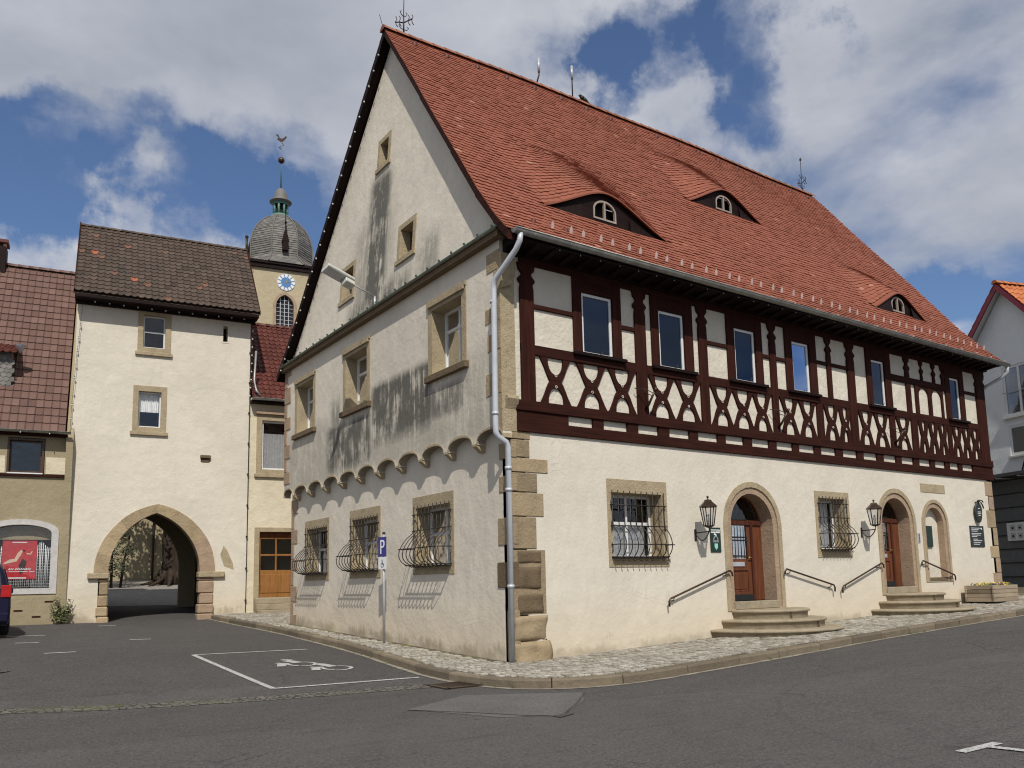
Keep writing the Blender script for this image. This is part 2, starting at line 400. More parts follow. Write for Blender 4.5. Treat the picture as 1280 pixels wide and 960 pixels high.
for (a, b, c, d) in [(5.28, 6.02, 11.93, 12.8), (3.6, 4.5, 8.92, 9.87), (6.95, 7.88, 8.9, 9.93)]:
    f = stone_frame(FG, a, b, c, d, .13, 'gable_window', -.3, .02, ln=True, sill=.05)
    m = MB(); m.box(FG, a+.12, b-.12, c+.1, d-.12, -.28, -.25); lean(m); m.build('shutter', M['brownframe'], f)
m = MB(); m.box(FB, -.2, 11.7, 7.86, 7.97, .2, .36); m.box(FB, -.2, 11.7, 7.97, 8.03, -.3, .4)
part('cornice', m, M['stone_dark'])
m = MB(); P = [(-.25, .405, 8.035), (11.75, .405, 8.035), (11.75, .1, 8.13), (-.25, .1, 8.13)]
m.face([FB.p(u, v, d) for u, d, v in P]); m.face([FB.p(u, v-.045, d) for u, d, v in P[:2]]+[FB.p(u, v, d) for u, d, v in P[1::-1]])
for i in range(24): m.box(FB, -.1+i*.5, -.07+i*.5, 8.045, 8.085, .385, .42)
part('copper_flashing', m, M['flash'])

# ---- quoins
def blocks(F, rows, mat, name, d=.02, u_start=None):
    for (u0, u1, v0, v1, tn) in rows:
        m = MB(); j = .008; m.box(F, u0, u1, v0+j, v1-j, -.1, d+random.uniform(-.004, .006), tn); part(name, m, M[mat], bev=.01)
qa = [(.52, 4.22, 4.06), (.5, 4.06, 3.72), (.92, 3.72, 3.44), (.66, 3.44, 3.07), (.8, 3.07, 2.62), (.62, 2.62, 2.02)]
blocks(FA, [(-.02, w-.1, b, t, random.random()) for w, t, b in qa], 'stone_q', 'quoin')
blocks(FA, [(-.02, .72, .82, 2.02, .3)], 'stone_q', 'quoin', .004)
from mathutils import noise as mnoise
def rough_block(F, u0, u1, v0, v1, d0, d1, amp=.035, n=9):
    m = MB()
    def P(a, b, side=0):
        u = u0+(u1-u0)*a; v = v0+(v1-v0)*b; q = F.p(u, v, d1); e = min(a, 1-a, b, 1-b)
        k = mnoise.noise(q*3.1)*amp*1.6+mnoise.noise(q*9)*amp*.5; edge = -.05*max(0, 1-e*9)**2
        du = mnoise.noise(q*4+Vector((5, 1, 2)))*amp*1.2 if a in (0, 1) else 0
        return F.p(u+du, v, d1+k+edge)
    G_ = [[P(i/n, j/n) for i in range(n+1)] for j in range(n+1)]
    m.add([p for r_ in G_ for p in r_], [(j*(n+1)+i, j*(n+1)+i+1, (j+1)*(n+1)+i+1, (j+1)*(n+1)+i) for j in range(n) for i in range(n)], .5, True)
    for row in (G_[0], G_[-1], [r_[0] for r_ in G_], [r_[-1] for r_ in G_]):
        back = [p-F.N*(d1-d0) for p in row]; m.add(row+back, [(i, i+1, n+2+i, n+1+i) for i in range(n)], .3)
    return m
part('quoin', rough_block(FA, -.04, .72, .36, .81, -.1, .06), M['stone_q'])
part('quoin', rough_block(FA, -.06, .78, -.4, .35, -.1, .08, .06), M['stone_q'])
for a_, b_, c_, d_ in ((.05, .65, 1.76, 2.0), (.05, .63, 1.28, 1.72), (.04, .68, .84, 1.22)): part('quoin', rough_block(FA, a_, b_, c_, d_, -.05, .03, .015), M['stone_dark'])
qb = [(.4, 4.02, 3.7, 'stone_q'), (.42, 3.4, 3.08, 'stone_q'), (.48, 2.62, 2.1, 'stone_q'), (.52, 1.8, 1.32, 'stone_dark'), (.22, .92, .02, 'stone_q')]
for w, t, b, mm in qb: blocks(FB, [(-.03, w, b, t, .4)], mm, 'quoin', .018)
# far left corner of the gable side
zc = -.1; k = 0
while zc < 7.7:
    h = random.uniform(.32, .5); w = .5 if k % 2 else .22
    dd = .22 if zc > 4.1 else .018; y1 = 11.67 if zc > 4.1 else 11.52
    if not (zc < 4.1 < zc+h): blocks(FB, [(y1-w, y1, zc, zc+h, random.random())], 'stone_red', 'quoin', dd)
    zc += h; k += 1
# upper near corner stones
for w, b, t in [(.5, 4.9, 5.35), (.42, 5.75, 6.1), (.5, 6.3, 6.62), (.42, 7.3, 7.7)]: blocks(FB, [(-.015, w, b, t, .6)], 'stone_q', 'quoin', .212)
# far right corner
for (w, t, b) in [(.42, 4.18, 3.72), (.26, 3.72, 3.3), (.5, 3.3, 2.76), (.22, 2.76, 2.22), (.5, 2.22, 1.85), (.24, 1.85, 1.42), (.48, 1.42, 1.1), (.25, 1.1, .4)]:
    xr = 17.82+.13*(4.2-(t+b)/2)/4
    blocks(FA, [(xr-w, xr+.02, b, t, random.random())], 'stone_red' if random.random() < .5 else 'stone_q', 'quoin', .015)
# dressed corner pier at the upper storey
m = MB(); m.box(FA, -.205, .118, 4.2, 7.55, -.19, .025); m.box(FA, -.2, .13, 7.2, 7.5, -.2, .05); m.prism(FA, [(-.21, 7.6), (.1, 7.6), (.12, 7.35), (.02, 7.0), (-.21, 6.9)], -.05, .09)
m.prism(Fr((.125, 0, 0), (0, -1, 0), (-1, 0, 0)), [(0, 4.86), (.1, 4.86), (.12, 4.8), (.03, 4.62), (0, 4.6)], 0, .26)
part('corner_pier', m, M['stone'])

# ---- half-timbered storey
W6 = [(1.79, 2.6), (3.93, 4.7), (6.36, 7.09), (8.48, 9.15), (11.86, 12.47), (15.87, 16.42)]
m = MB(); m.prism(FA, rect(.11, 17.88, 4.2, 7.85), -.2, -.02, [rect(a-.05, b+.05, 5.9, 7.26) for a, b in W6]); part('infill_wall', m, M['infill'])
def beam(F, u0, u1, v0, v1, d=.03, d0=-.03, name='rail', mat='timber', bev=.008):
    m = MB(); m.box(F, u0, u1, v0, v1, d0, d); return part(name, m, M[mat], bev=bev)
beam(FA, .12, 17.95, 4.21, 4.42, .05, name='sill_beam')
beam(FA, .10, 17.95, 4.61, 4.81, .07, name='sill_beam')
rects = [1.35, 1.97, 2.25, 2.89, 3.19, 3.77, 4.09, 4.7, 4.97, 5.6, 5.86, 6.47, 6.76, 7.37, 7.64, 8.25, 8.49, 9.1, 9.36, 9.97, 10.27, 10.89, 11.17, 11.79, 12.09, 12.69, 12.95, 13.55, 13.83, 14.41, 14.65, 15.21, 15.45, 15.95, 16.16, 16.77]
lo = [.13]+rects[1::2]; hi = rects[0::2]+[17.95]
for a, b in zip(lo, hi): beam(FA, a, b, 4.40, 4.62, .035, name='beam_end')
beam(FA, .26, 17.9, 5.72, 5.92, .03)
beam(FA, .26, 17.92, 7.5, 7.66, .045, name='top_plate')
def notched(u0, u1, v0=4.8, v1=7.52, name='post'):
    m = MB(); w = (u1-u0)
    def side(s):
        e = [(0, v0), (0, 7.0), (.02, 7.1), (-.035, 7.16), (-.035, 7.2), (.0, 7.24), (.045, 7.28), (.045, 7.32), (-.02, 7.38), (-.05, v1)]
        return [((u0+dx) if s < 0 else (u1-dx), v) for dx, v in e]
    L = side(-1); R = side(1)
    m.prism(FA, L+R[::-1], -.03, .034); return part(name, m, M['timber_v'], bev=.006)
notched(.26, .58); 
for a, b in [(3.22, 3.52), (5.15, 5.41), (7.61, 7.83), (9.87, 10.04), (10.74, 11.05), (17.39, 17.9)]: notched(a, b, 5.9 if a == 9.87 else 4.8)
for a, b in [(13.5, 13.69), (14.31, 14.4), (14.95, 15.06), (15.44, 15.56)]: notched(a, b, 6.9)
for a, b in [(13.5, 13.72), (13.95, 14.1), (14.65, 14.8), (15.35, 15.42)]: beam(FA, a, b, 5.9, 6.75, .03, name='post', mat='timber_v')
# small lower posts in the parapet band
for a, b in [(9.32, 9.58), (12.55, 12.8), (13.62, 13.92), (15.55, 15.75)]: beam(FA, a, b, 4.8, 5.73, .03, name='post', mat='timber_v')
# window surrounds: dark jambs and heads
for (u0, u1), (a, b) in zip([(1.56, 2.84), (3.70, 4.97), (6.10, 7.34), (8.21, 9.44), (11.62, 12.77), (15.6, 16.67)], W6):
    beam(FA, u0, a-.01, 5.9, 7.52, .028, name='window_jamb', mat='timber_v'); beam(FA, b+.01, u1, 5.9, 7.52, .028, name='window_jamb', mat='timber_v')
    beam(FA, a-.01, b+.01, 7.21, 7.52, .027, name='window_head')
    beam(FA, a-.28, b+.28, 5.86, 5.93, .13, name='window_sill', mat='eave'); beam(FA, a-.25, b+.25, 5.72, 5.86, .05, name='window_sill')
for a, b, z in [(.58, 1.56, 6.69), (2.84, 3.22, 6.64), (5.41, 6.10, 6.7), (7.34, 7.61, 6.66), (7.83, 8.21, 6.66), (9.44, 10.74, 6.8), (16.67, 17.39, 6.84)]:
    beam(FA, a, b, z-.04, z+.05, .022)
beam(FA, 12.77, 15.6, 6.74, 6.92, .03)
# double arch panel
m = MB(); m.prism(FA, rect(14.0, 15.44, 5.9, 6.76), -.02, .018, [arch(14.12, 14.63, 5.93, 6.45, n=10), arch(14.81, 15.33, 5.93, 6.45, n=10)]); part('arched_panel', m, M['timber'])
def cross(c, w=.33, b=4.8, t=5.73):
    z = (b+t)/2; h = (t-b)/2; q = []
    n = 7; k = .135; e = .195
    def ex(s):  # outer edge offset from centre line at height fraction s 0..1
        return k+(w-k)*(s**.85)*(1-.12*sin(pi*s))
    def inn(s): return max(0, (w-e)*sqrt(max(0, 1-(1-s)**2)))
    c1 = .13
    R_up = [(ex(i/n), h*i/n) for i in range(n+1)]
    U = [((w-e)*cos(pi*i/12), h-(h-c1)*sin(pi*i/12)**.75) for i in range(13)]
    pts = [(c+x, z+y) for x, y in R_up] + [(c+x, z+y) for x, y in U] + [(c-x, z+y) for x, y in R_up[::-1]]
    pts += [(c-x, z-y) for x, y in R_up[1:]] + [(c-x, z-y) for x, y in U] + [(c+x, z-y) for x, y in R_up[::-1][:-1]]
    m = MB(); m.prism(FA, pts, -.02, .022+random.uniform(0, .004)); return part('cross_brace', m, M['timber'], bev=0)
for c, w in [(1.07, .37), (1.98, .38), (2.79, .36), (3.93, .37), (4.72, .37), (5.82, .36), (6.55, .36), (7.22, .34), (8.24, .35), (8.95, .34), (9.93, .3), (10.5, .27),
             (11.42, .33), (12.12, .33), (13.21, .35), (14.24, .25), (14.76, .25), (15.27, .25), (16.05, .27), (16.6, .27), (17.12, .27)]: cross(c+random.uniform(-.012, .012), w*random.uniform(1.02, 1.1))
# small carved rings on the crosses
for c in [1.07, 1.98, 2.79, 3.93, 4.72, 5.82, 6.55, 7.22, 8.24, 8.95, 9.93, 10.5, 11.42, 12.12, 13.21]:
    for dz in (.11, -.11):
        m = MB(); cc = FA.p(c, 5.265+dz, .028); m.tube([cc+Vector((cos(a), 0, sin(a)))*.024 for a in [2*pi*i/8 for i in range(9)]], .007, 5, False)
        part('carved_ring', m, M['infill'])

# ---- windows of the timber storey
def casement(F, u0, u1, v0, v1, d, parent=H, mull=0, trans=(), fw=.055, mat='white', name='window', dd=.05, curtain=None, pane='glass'):
    m = MB(); hs = []
    us = [u0+fw]+sum([[u0+(u1-u0)*(i+1)/(mull+1)-fw*.5, u0+(u1-u0)*(i+1)/(mull+1)+fw*.5] for i in range(mull)], [])+[u1-fw]
    vs = [v0+fw]+sum([[v0+(v1-v0)*t-fw*.5, v0+(v1-v0)*t+fw*.5] for t in trans], [])+[v1-fw]
    for i in range(0, len(us), 2):
        for j in range(0, len(vs), 2): hs.append(rect(us[i], us[i+1], vs[j], vs[j+1]))
    m.prism(F, rect(u0, u1, v0, v1), d-dd, d, hs)
    w = m.build(name, M[mat], parent, bev=.006)
    m = MB(); m.face([F.p(u, v, d-dd*.6) for u, v in rect(u0+fw*.5, u1-fw*.5, v0+fw*.5, v1-fw*.5)]); m.build('pane', M[pane], w)
    if curtain:
        a, b = curtain; m = MB(); N = 40; pts = []
        for i in range(N+1):
            u = u0+fw+(u1-u0-2*fw)*i/N; q = d-dd-.06+.025*sin(i*1.7)+.01*sin(i*.6)
            pts.append((u, q))
        for (ua, qa_), (ub, qb_) in zip(pts, pts[1:]): m.face([F.p(ua, v0+(v1-v0)*a, qa_), F.p(ub, v0+(v1-v0)*a, qb_), F.p(ub, v0+(v1-v0)*b, qb_), F.p(ua, v0+(v1-v0)*b, qa_)], smooth=True)
        m.build('curtain', M['curtain'], w)
    return w
for a, b in W6:
    w = casement(FA, a, b, 5.93, 7.21, -.02, fw=.06, pane='glass_up')
    m = MB(); uc = (a+b)/2+.02; m.tube([FA.p(uc, 6.0, .02), FA.p(uc, 5.93, .07), FA.p(uc+.02, 6.02, .11)], .008, 5); m.build('latch', M['iron'], w)
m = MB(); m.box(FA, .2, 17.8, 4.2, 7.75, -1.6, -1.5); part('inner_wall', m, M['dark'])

# ---- lower front windows, surrounds and grilles
def grille(F, u0, u1, v0, v1, n, hv, belly, bd=.3, base=.05, foot=True):
    """hv: heights of the cross bars; belly=(v_low, v_high)"""
    bl, bh = belly; kb = .62 if bd > .3 else .75
    def off(v):
        if v >= bh or v <= bl: return base+(.05 if v <= bl else 0)
        t = (v-bl)/(bh-bl); return base+bd*sin(pi*t**kb)**.85-(.03*sin(pi*min(1, (1-t)*5)) if t > .8 else 0)
    N = 16; m = MB()
    for i in range(n):
        u = u0+(u1-u0)*i/(n-1)
        pts = [F.p(u, v1+.04, base), F.p(u, bh+.02, base)]+[F.p(u, bh-(bh-bl)*k/N, off(bh-(bh-bl)*k/N)) for k in range(1, N)]+[F.p(u, bl, base+.05)]
        m.tube(pts, .0105, 5)
        if foot: m.tube([F.p(u, bl, base+.05), F.p(u, bl-.04, base+.06), F.p(u, bl-.07, base+.09), F.p(u, bl-.05, base+.12), F.p(u, bl-.03, base+.1)], .009, 4)
    for v in hv:
        o = off(v)
        for ue in (u0-.03, u1+.03): m.tube([F.p(ue, v, -.02), F.p(ue, v, o+.03)], .011, 5)
        m.tube([F.p(u0-.05, v, o+.012), F.p(u1+.05, v, o+.012)], .011, 5)
    for ue, s in ((u0-.02, 1), (u1+.02, -1)):   # scroll stays at both ends
        for k in range(3):
            va = v0+.35+k*.42; m.tube([F.p(ue, va, 0), F.p(ue-.0*s, va-.12, .05), F.p(ue, va-.24, .03)], .008, 4)
    m.box(F, u0-.02, u1+.02, bl-.012, bl+.012, -.02, base+.07)
    return m
def barred(F, o, inn, depth, nb, hv, belly, bd, mull, trans, mat='stone', curtain=None, fmat='white', foot=True):
    (a, b, c, d), (ia, ib, ic, id_) = o, inn
    m = MB(); m.prism(F, rect(a, b, c, d), -depth-.06, .015, [rect(ia, ib, ic, id_)])
    s = part('window_surround', m, M[mat])
    casement(F, ia, ib, ic, id_, -depth, s, mull, trans, .065, fmat, curtain=curtain)
    g = grille(F, ia-.02, ib+.02, ic, id_, nb, hv, belly, bd, foot=foot); part('window_grille', g, M['iron'])
barred(FA, (2.28, 3.93, 1.68, 3.44), (2.4, 3.78, 1.85, 3.17), .34, 10, (2.92, 2.5, 2.12, 1.88), (1.86, 2.52), .2, 1, (.55,), curtain=(0, .55))
barred(FA, (8.98, 10.38, 1.87, 3.5), (9.13, 10.2, 2.05, 3.33), .34, 9, (3.2, 2.85, 2.45, 2.1), (2.06, 2.72), .26, 0, (), curtain=(0, 1))
for (a, b, c, d) in [(2.1, 3.87, 1.63, 3.32), (5.5, 7.28, 1.61, 3.31), (8.64, 10.4, 1.6, 3.27)]:
    barred(FB, (a, b, c, d), (a+.14, b-.14, c+.16, d-.24), .34, 10, (c+1.3, c+.95, c+.55, c+.2), (c+.17, c+.95), .37, 1, (.55,), mat='stone', curtain=(0, .55), foot=False)
for (a, b, c, d) in [(9.2, 10.78, 5.72, 7.42), (5.66, 7.28, 5.76, 7.46), (1.18, 2.74, 5.7, 7.4)]:
    F2 = FB.at(0, 0, .2)
    m = MB(); m.prism(F2, rect(a, b, c, d), -.5, .02, [rect(a+.17, b-.17, c+.1, d-.2)])
    for i, (q, w2) in enumerate([(.05, .06), (.07, .04)]): m.box(F2, a-.02+i*.05, b+.02-i*.05, d-.05-i*.07, d+.03-i*.07, .02, q)
    s = part('window_surround', m, M['stone'])
    m = MB(); m.box(F2, a-.06, b+.05, c-.05, c+.09, -.2, .1); m.build('sill', M['stone_dark'], s, bev=.01)
    casement(F2, a+.17, b-.17, c+.1, d-.2, -.3, s, 1, (.68,), .06)

# ---- doors
def door(u0, u1, v0, vs, o0, o1, step_d, leaf_u, name='arched_portal', mail=None):
    r = (u1-u0)/2; R = (o1-o0)/2; c = (u0+u1)/2; mid = (R+r)/2+.01
    m = MB(); m.prism(FA, arch(o0, o1, v0-.2, vs), -.42, .02, [arch(c-mid, c+mid, v0-.16, vs)])
    s = part(name, m, M['stone'])
    m = MB(); m.prism(FA, arch(c-mid+.002, c+mid-.002, v0-.18, vs), -.5, -.012, [arch(u0, u1, v0, vs)]); m.build('inner_moulding', M['stone_red'], s)
    # door set
    d = -.36; L0, L1 = leaf_u; hs = [rect(L0+.13, L1-.16, v0+.95, vs+.02), rect(L0+.14, L1-.16, v0+.2, v0+.68)]
    tr = [(u0+.07, vs+.14), (u1-.07, vs+.14)]+[(c+(r-.07)*cos(pi*i/14), vs+.14+(r-.19)*sin(pi*i/14)) for i in range(1, 14)]
    m = MB(); m.prism(FA, arch(u0, u1, v0, vs), d-.07, d, hs+[tr]); lf = m.build('door', M['door'], s, bev=.006)
    m = MB(); m.box(FA, L0+.14, L1-.16, v0+.2, v0+.68, d-.05, d-.025); m.box(FA, L0+.2, L1-.22, v0+.26, v0+.62, d-.03, d-.012); m.build('door_panel', M['door'], lf, bev=.006)
    m = MB(); m.face([FA.p(a, b, d-.03) for a, b in hs[0]]); m.face([FA.p(a, b, d-.03) for a, b in tr]); m.build('pane', M['glass'], lf)
    m = MB()
    for i in range(8): u = L0+.15+(L1-L0-.33)*i/7; m.tube([FA.p(u, v0+.96, d+.01), FA.p(u, vs, d+.01)], .007, 5)
    for q in (.0, .3, .36, .62, .7): m.box(FA, L0+.13, L1-.16, v0+1.0+q*1.2, v0+1.03+q*1.2, d, d+.02)
    m.build('door_grille', M['iron'], lf)
    m = MB(); m.box(FA, L0+.25, L1-.3, v0+.78, v0+.88, d, d+.02); m.build('letter_slot', M['zinc'], lf)
    m = MB(); m.box(FA, L0+.02, L1-.02, v0, v0+.14, d-.02, d+.025); m.build('kick_plate', M['dark'], lf)
    m = MB(); m.tube([FA.p(L1-.08, v0+.98, d), FA.p(L1-.08, v0+.98, d+.06), FA.p(L1-.2, v0+.98, d+.06)], .012, 6); m.build('handle', M['gold'], lf)
    m = MB(); m.box(FA, L1-.05, L1+.02, v0, vs+.05, d-.01, d+.04); m.build('door_post', M['doordark'], lf, bev=.01)
    m = MB(); m.box(FA, u0+.03, u1-.03, vs+.02, vs+.13, d-.02, d+.035); m.build('transom', M['doordark'], lf, bev=.01)
    m = MB(); m.box(FA, u0-.03, u1+.03, v0-.18, v0-.0, -.45, .03); m.build('threshold', M['stone_step'], s, bev=.015)
    return s
door(5.92, 7.37, .9, 2.6, 5.65, 7.64, 0, (5.96, 7.0))
door(11.84, 13.16, 1.1, 2.8, 11.58, 13.42, 0, (11.88, 12.8))
# shallow blind arch with notice board
c = 14.415; m = MB(); m.prism(FA, arch(13.72, 15.11, 1.2, 2.8), -.24, .02, [arch(c-.6, c+.6, 1.2, 2.8)]); s = part('blind_arch', m, M['stone'])
m = MB(); m.prism(FA, arch(c-.602, c+.602, 1.22, 2.8), -.26, -.012, [arch(c-.47, c+.47, 1.22, 2.8)]); m.build('inner_moulding', M['stone_red'], s)
m = MB(); m.prism(FA, arch(c-.52, c+.52, 1.2, 2.8), -.3, -.2); m.build('infill_wall', M['infill'], s)
m = MB(); m.box(FA, c-.5, c+.5, 1.2, 1.32, -.22, -.02); m.build('ledge', M['stone_dark'], s, bev=.01)
m = MB(); m.box(FA, 14.2, 14.52, 2.17, 2.76, -.2, -.15); m.build('notice_board', M['signgreen'], s, bev=.006)
m = MB(); m.box(FA, 13.8, 15.08, 3.68, 3.93, -.02, .012); part('stone_plaque', m, M['stone'], bev=.006)

M['dullframe'] = flat('dull beige frame', (.33, .27, .22), .7)
M['snowg'] = flat('dusty pink metal', (.52, .40, .36), .6)
# ---- eaves, gutter, downpipe
m = MB()
for (z0, z1, d0, d1) in [(7.62, 7.70, -.1, .12), (7.70, 7.86, -.1, .6)]: m.box(FA, -.12, 18.0, z0, z1, d0, d1)
part('eave_boards', m, M['eave'])
for i in range(42):
    m = MB(); u = .35+i*.425; F3 = Fr((u-.06, 0, 0), (0, -1, 0), (1, 0, 0)); m.prism(F3, [(.05, 7.8), (.585, 7.8), (.585, 7.7), (.5, 7.672), (.05, 7.6)], 0, .12)
    part('rafter_end', m, M['eave'])
def halfpipe(p0, p1, r, n=8, th=.006):
    m = MB(); p0 = Vector(p0); p1 = Vector(p1); t = (p1-p0).normalized(); w = t.cross(Z).normalized()
    ring = [w*cos(pi+pi*i/n)*r+Z*sin(pi+pi*i/n)*r for i in range(n+1)]
    for rr in (1, .93):
        vs = [p0+q*rr for q in ring]+[p1+q*rr for q in ring]; m.add(vs, [(i, i+1, i+n+2, i+n+1) for i in range(n)], smooth=True)
    m.face([p0+q for q in ring]); m.face([p1+q for q in ring])
    m.tube([p0+ring[0], p1+ring[0]], .012, 6); m.tube([p0+ring[-1], p1+ring[-1]], .012, 6)
    return m
g = part('gutter', halfpipe((-.34, -.72, 7.80), (18.05, -.72, 7.72), .085), M['gutter'])
for i in range(22):
    m = MB(); u = .1+i*.84; m.tube([(u, -.62, 7.84), (u, -.8, 7.79), (u, -.79, 7.72), (u, -.72, 7.7)], .008, 4); m.build('gutter_hook', M['gutter'], g)
m = MB()
m.tube([(-.2, -.72, 7.74), (-.2, -.7, 7.6), (-.22, -.6, 7.46), (-.33, -.1, 7.06), (-.34, -.03, 6.98), (-.34, -.02, 6.85), (-.34, .0, 4.35), (-.34, .0, 4.16), (-.30, .0, 4.08), (-.13, -.02, 3.98), (-.09, -.02, 3.9), (-.09, -.02, .0)], .055, 12)
for z in (6.62, 4.5): m.lathe((-.34, 0, z), [(.055, -.03), (.064, -.03), (.064, .03), (.055, .03)], 12)
for z in (3.5, 3.1, 1.35): m.lathe((-.09, -.02, z), [(.055, -.03), (.066, -.03), (.066, .03), (.055, .03)], 12)
part('downpipe', m, M['pipe'])
m = MB(); m.tube([(18.0, -.72, 7.7), (18.02, -.7, 7.5), (18.0, -.55, 7.36), (17.9, -.1, 7.15), (18.0, .12, 7.0), (18.0, .15, 1)], .05, 10); part('downpipe', m, M['pipe'])
m = MB(); m.tube([(-.22, .05, .3), (-.2, -.02, 7.0)], .008, 5)
# ---- main roof: individually laid plain tiles
seg = []; acc = 0
for (a, za), (b, zb) in zip(prof, prof[1:]):
    L = sqrt((b-a)**2+(zb-za)**2); seg.append((acc, acc+L, a, za, b, zb)); acc += L
TOT = acc
def w_of_y(y):
    for a, b, ya, za, yb, zb in seg:
        if ya <= y <= yb: return a+(b-a)*(y-ya)/(yb-ya)
DORM = [(3.15, 1.78, .66, 2.65, .69), (9.43, 1.57, 2.6, 4.5, .69), (14.4, 1.38, .5, 1.95, .64)]   # centre, half width, front y, crest y, height
def bell(t):
    t = min(1, abs(t)); a = .3; s = 1-(sqrt(t*t+a*a)-a)/(sqrt(1+a*a)-a); return s**1.2
def surf(x, w):
    for a, b, ya, za, yb, zb in seg:
        if w <= b+1e-6: break
    t = (w-a)/(b-a); y = ya+(yb-ya)*t; z = za+(zb-za)*t
    z += .025*sin(x*.9+w*.7)*sin(w*.5+.4)                                     # old roof, slightly uneven
    z += .1*sin(pi*min(max(x/17.9, 0), 1))*(w/TOT)**2
    for c, hw, yf, yc, h in DORM:
        if yf <= y < yc and abs(x-c) < hw:
            k = (1-(y-yf)/(yc-yf)); z += h*k*bell((x-c)/hw)
    return Vector((x, y, z))
def xl(w): return vx(surf(3.0, w).z if False else 7.85+(15.7-7.85)*min(1, w/TOT))
XR = 18.08
exp_ = .148; rows = int(TOT/exp_)
nrm = Vector((0, -.8, .6))
V = []; Fc = []; TN = []
tw = .175
for r in range(rows):
    w0 = r*exp_; w1 = min(TOT, w0+exp_*1.5)
    x0 = xl(w0); off = (r % 2)*tw/2
    i = 0; x = x0-off
    while x < XR:
        xa = max(x, x0)+.003; xb = min(x+tw, XR)-.003
        x += tw; i += 1
        if xb-xa < .03: continue
        xm = (xa+xb)/2
        # skip tiles that would span across the step of a dormer front
        base = surf(xm, w0); top = surf(xm, w1)
        ja = random.uniform(-.006, .006)
        wb = w0+ja
        w1e = w1; wmin = 0; wmax = 99
        for c, hw, yf, yc, h in DORM:
            if abs(xm-c) < hw+.1:
                wf = w_of_y(yf)
                if w0 >= wf-.02: wmin = wf+.002
                elif w1 > wf-.002: wmax = wf-.004; w1e = min(w1, wmax)
        tn = min(.96, max(0, random.gauss(.5, .15))) if random.random() > .004 else 1
        n0 = len(V); up = .03+random.uniform(-.006, .009); hgt = nrm*up
        bp = [(0, -.012+.04), (.17, .012), (.5, -.002), (.83, .012), (1, -.012+.04)]
        front = [surf(xa+(xb-xa)*a, min(max(wmin, wb+b), wmax-.01))+nrm*(up+.003*(1-abs(2*a-1))) for a, b in bp]
        back = [surf(xa, w1e)+nrm*.006, surf(xm, w1e)+nrm*.009, surf(xb, w1e)+nrm*.006]
        V += front+back+[p-nrm*.02 for p in front]
        fs = [(0, 1, 5), (1, 2, 6, 5), (2, 3, 7, 6), (3, 4, 7), (8, 9, 1, 0), (9, 10, 2, 1), (10, 11, 3, 2), (11, 12, 4, 3), (8, 0, 5), (4, 12, 7)]
        for f in fs: Fc.append(tuple(n0+k for k in f)); TN.append(tn)
m = MB(); m.v = V; m.f = Fc; m.t = TN; m.sm = [False]*len(Fc)
def rawbuild(mb, name, mat, parent):
    me = bpy.data.meshes.new(name); me.from_pydata([tuple(p) for p in mb.v], [], mb.f); at = me.attributes.new('tone', 'FLOAT', 'FACE'); at.data.foreach_set('value', mb.t)
    me.materials.append(mat); o = bpy.data.objects.new(name, me); COL.objects.link(o); o.parent = parent; return o
roof = rawbuild(m, 'roof', M['tile'], H)
# roof deck under the tiles, back slope, verge boards
m = MB(); NX = 120
ws = sorted(set([s_[0] for s_ in seg]+[TOT]+[TOT*i/60 for i in range(61)]+[x for c, hw, yf, yc, h in DORM for x in []]))
for wa, wb in zip(ws, ws[1:]):
    for i in range(NX):
        a0 = xl(wa)+.02; a1 = xl(wb)+.02
        pa = [surf(a0+(XR-.02-a0)*(i+k)/NX, wa) for k in (0, 1)]; pb = [surf(a1+(XR-.02-a1)*(i+k)/NX, wb) for k in (0, 1)]
        if max(abs(pb[0].z-pa[0].z), abs(pb[1].z-pa[1].z)) > .62: continue
        m.face([pa[0]-Z*.02, pa[1]-Z*.02, pb[1]-Z*.02, pb[0]-Z*.02])
m.build('roof_deck', M['eave'], roof)
m = MB()
for (a, za), (b, zb) in zip(prof, prof[1:]):
    n = 10
    for i in range(n):
        ya = a+(b-a)*i/n; yb = a+(b-a)*(i+1)/n; zA = za+(zb-za)*i/n; zB = za+(zb-za)*(i+1)/n
        m.face([(vx(zA), 11.2-ya, zA+.02), (XR, 11.2-ya, zA+.02), (XR, 11.2-yb, zB), (vx(zB), 11.2-yb, zB)], random.random())
m.build('rear_slope', M['tile'], roof)
for s in (1, -1):
    m = MB(); yy = lambda y: y if s > 0 else 11.2-y
    pr = [(p[0], p[1]) for p in prof]
    for (a, za), (b, zb) in zip(pr, pr[1:]):
        q = [(vx(za), yy(a), za-.0), (vx(zb), yy(b), zb-.0), (vx(zb), yy(b), zb-.2), (vx(za), yy(a), za-.17)]
        q2 = [(x+.035, y, z) for x, y, z in q]; m.add(q+q2, [(0, 1, 2, 3), (4, 5, 6, 7), (0, 1, 5, 4), (3, 2, 6, 7)])
        q3 = [(vx(za), yy(a), za-.05), (vx(zb), yy(b), zb-.05), (vx(zb)+.32, yy(b), zb-.05), (vx(za)+.32, yy(a), za-.05)]; m.face(q3)
    m.face([(vx(7.8), yy(-.62), 7.8), (vx(7.8)+.3, yy(-.62), 7.8), (vx(7.8)+.3, yy(-.62), 7.62), (vx(7.8), yy(-.62), 7.62)])
    part('verge_board', m, M['timber'] if s > 0 else M['eave'])
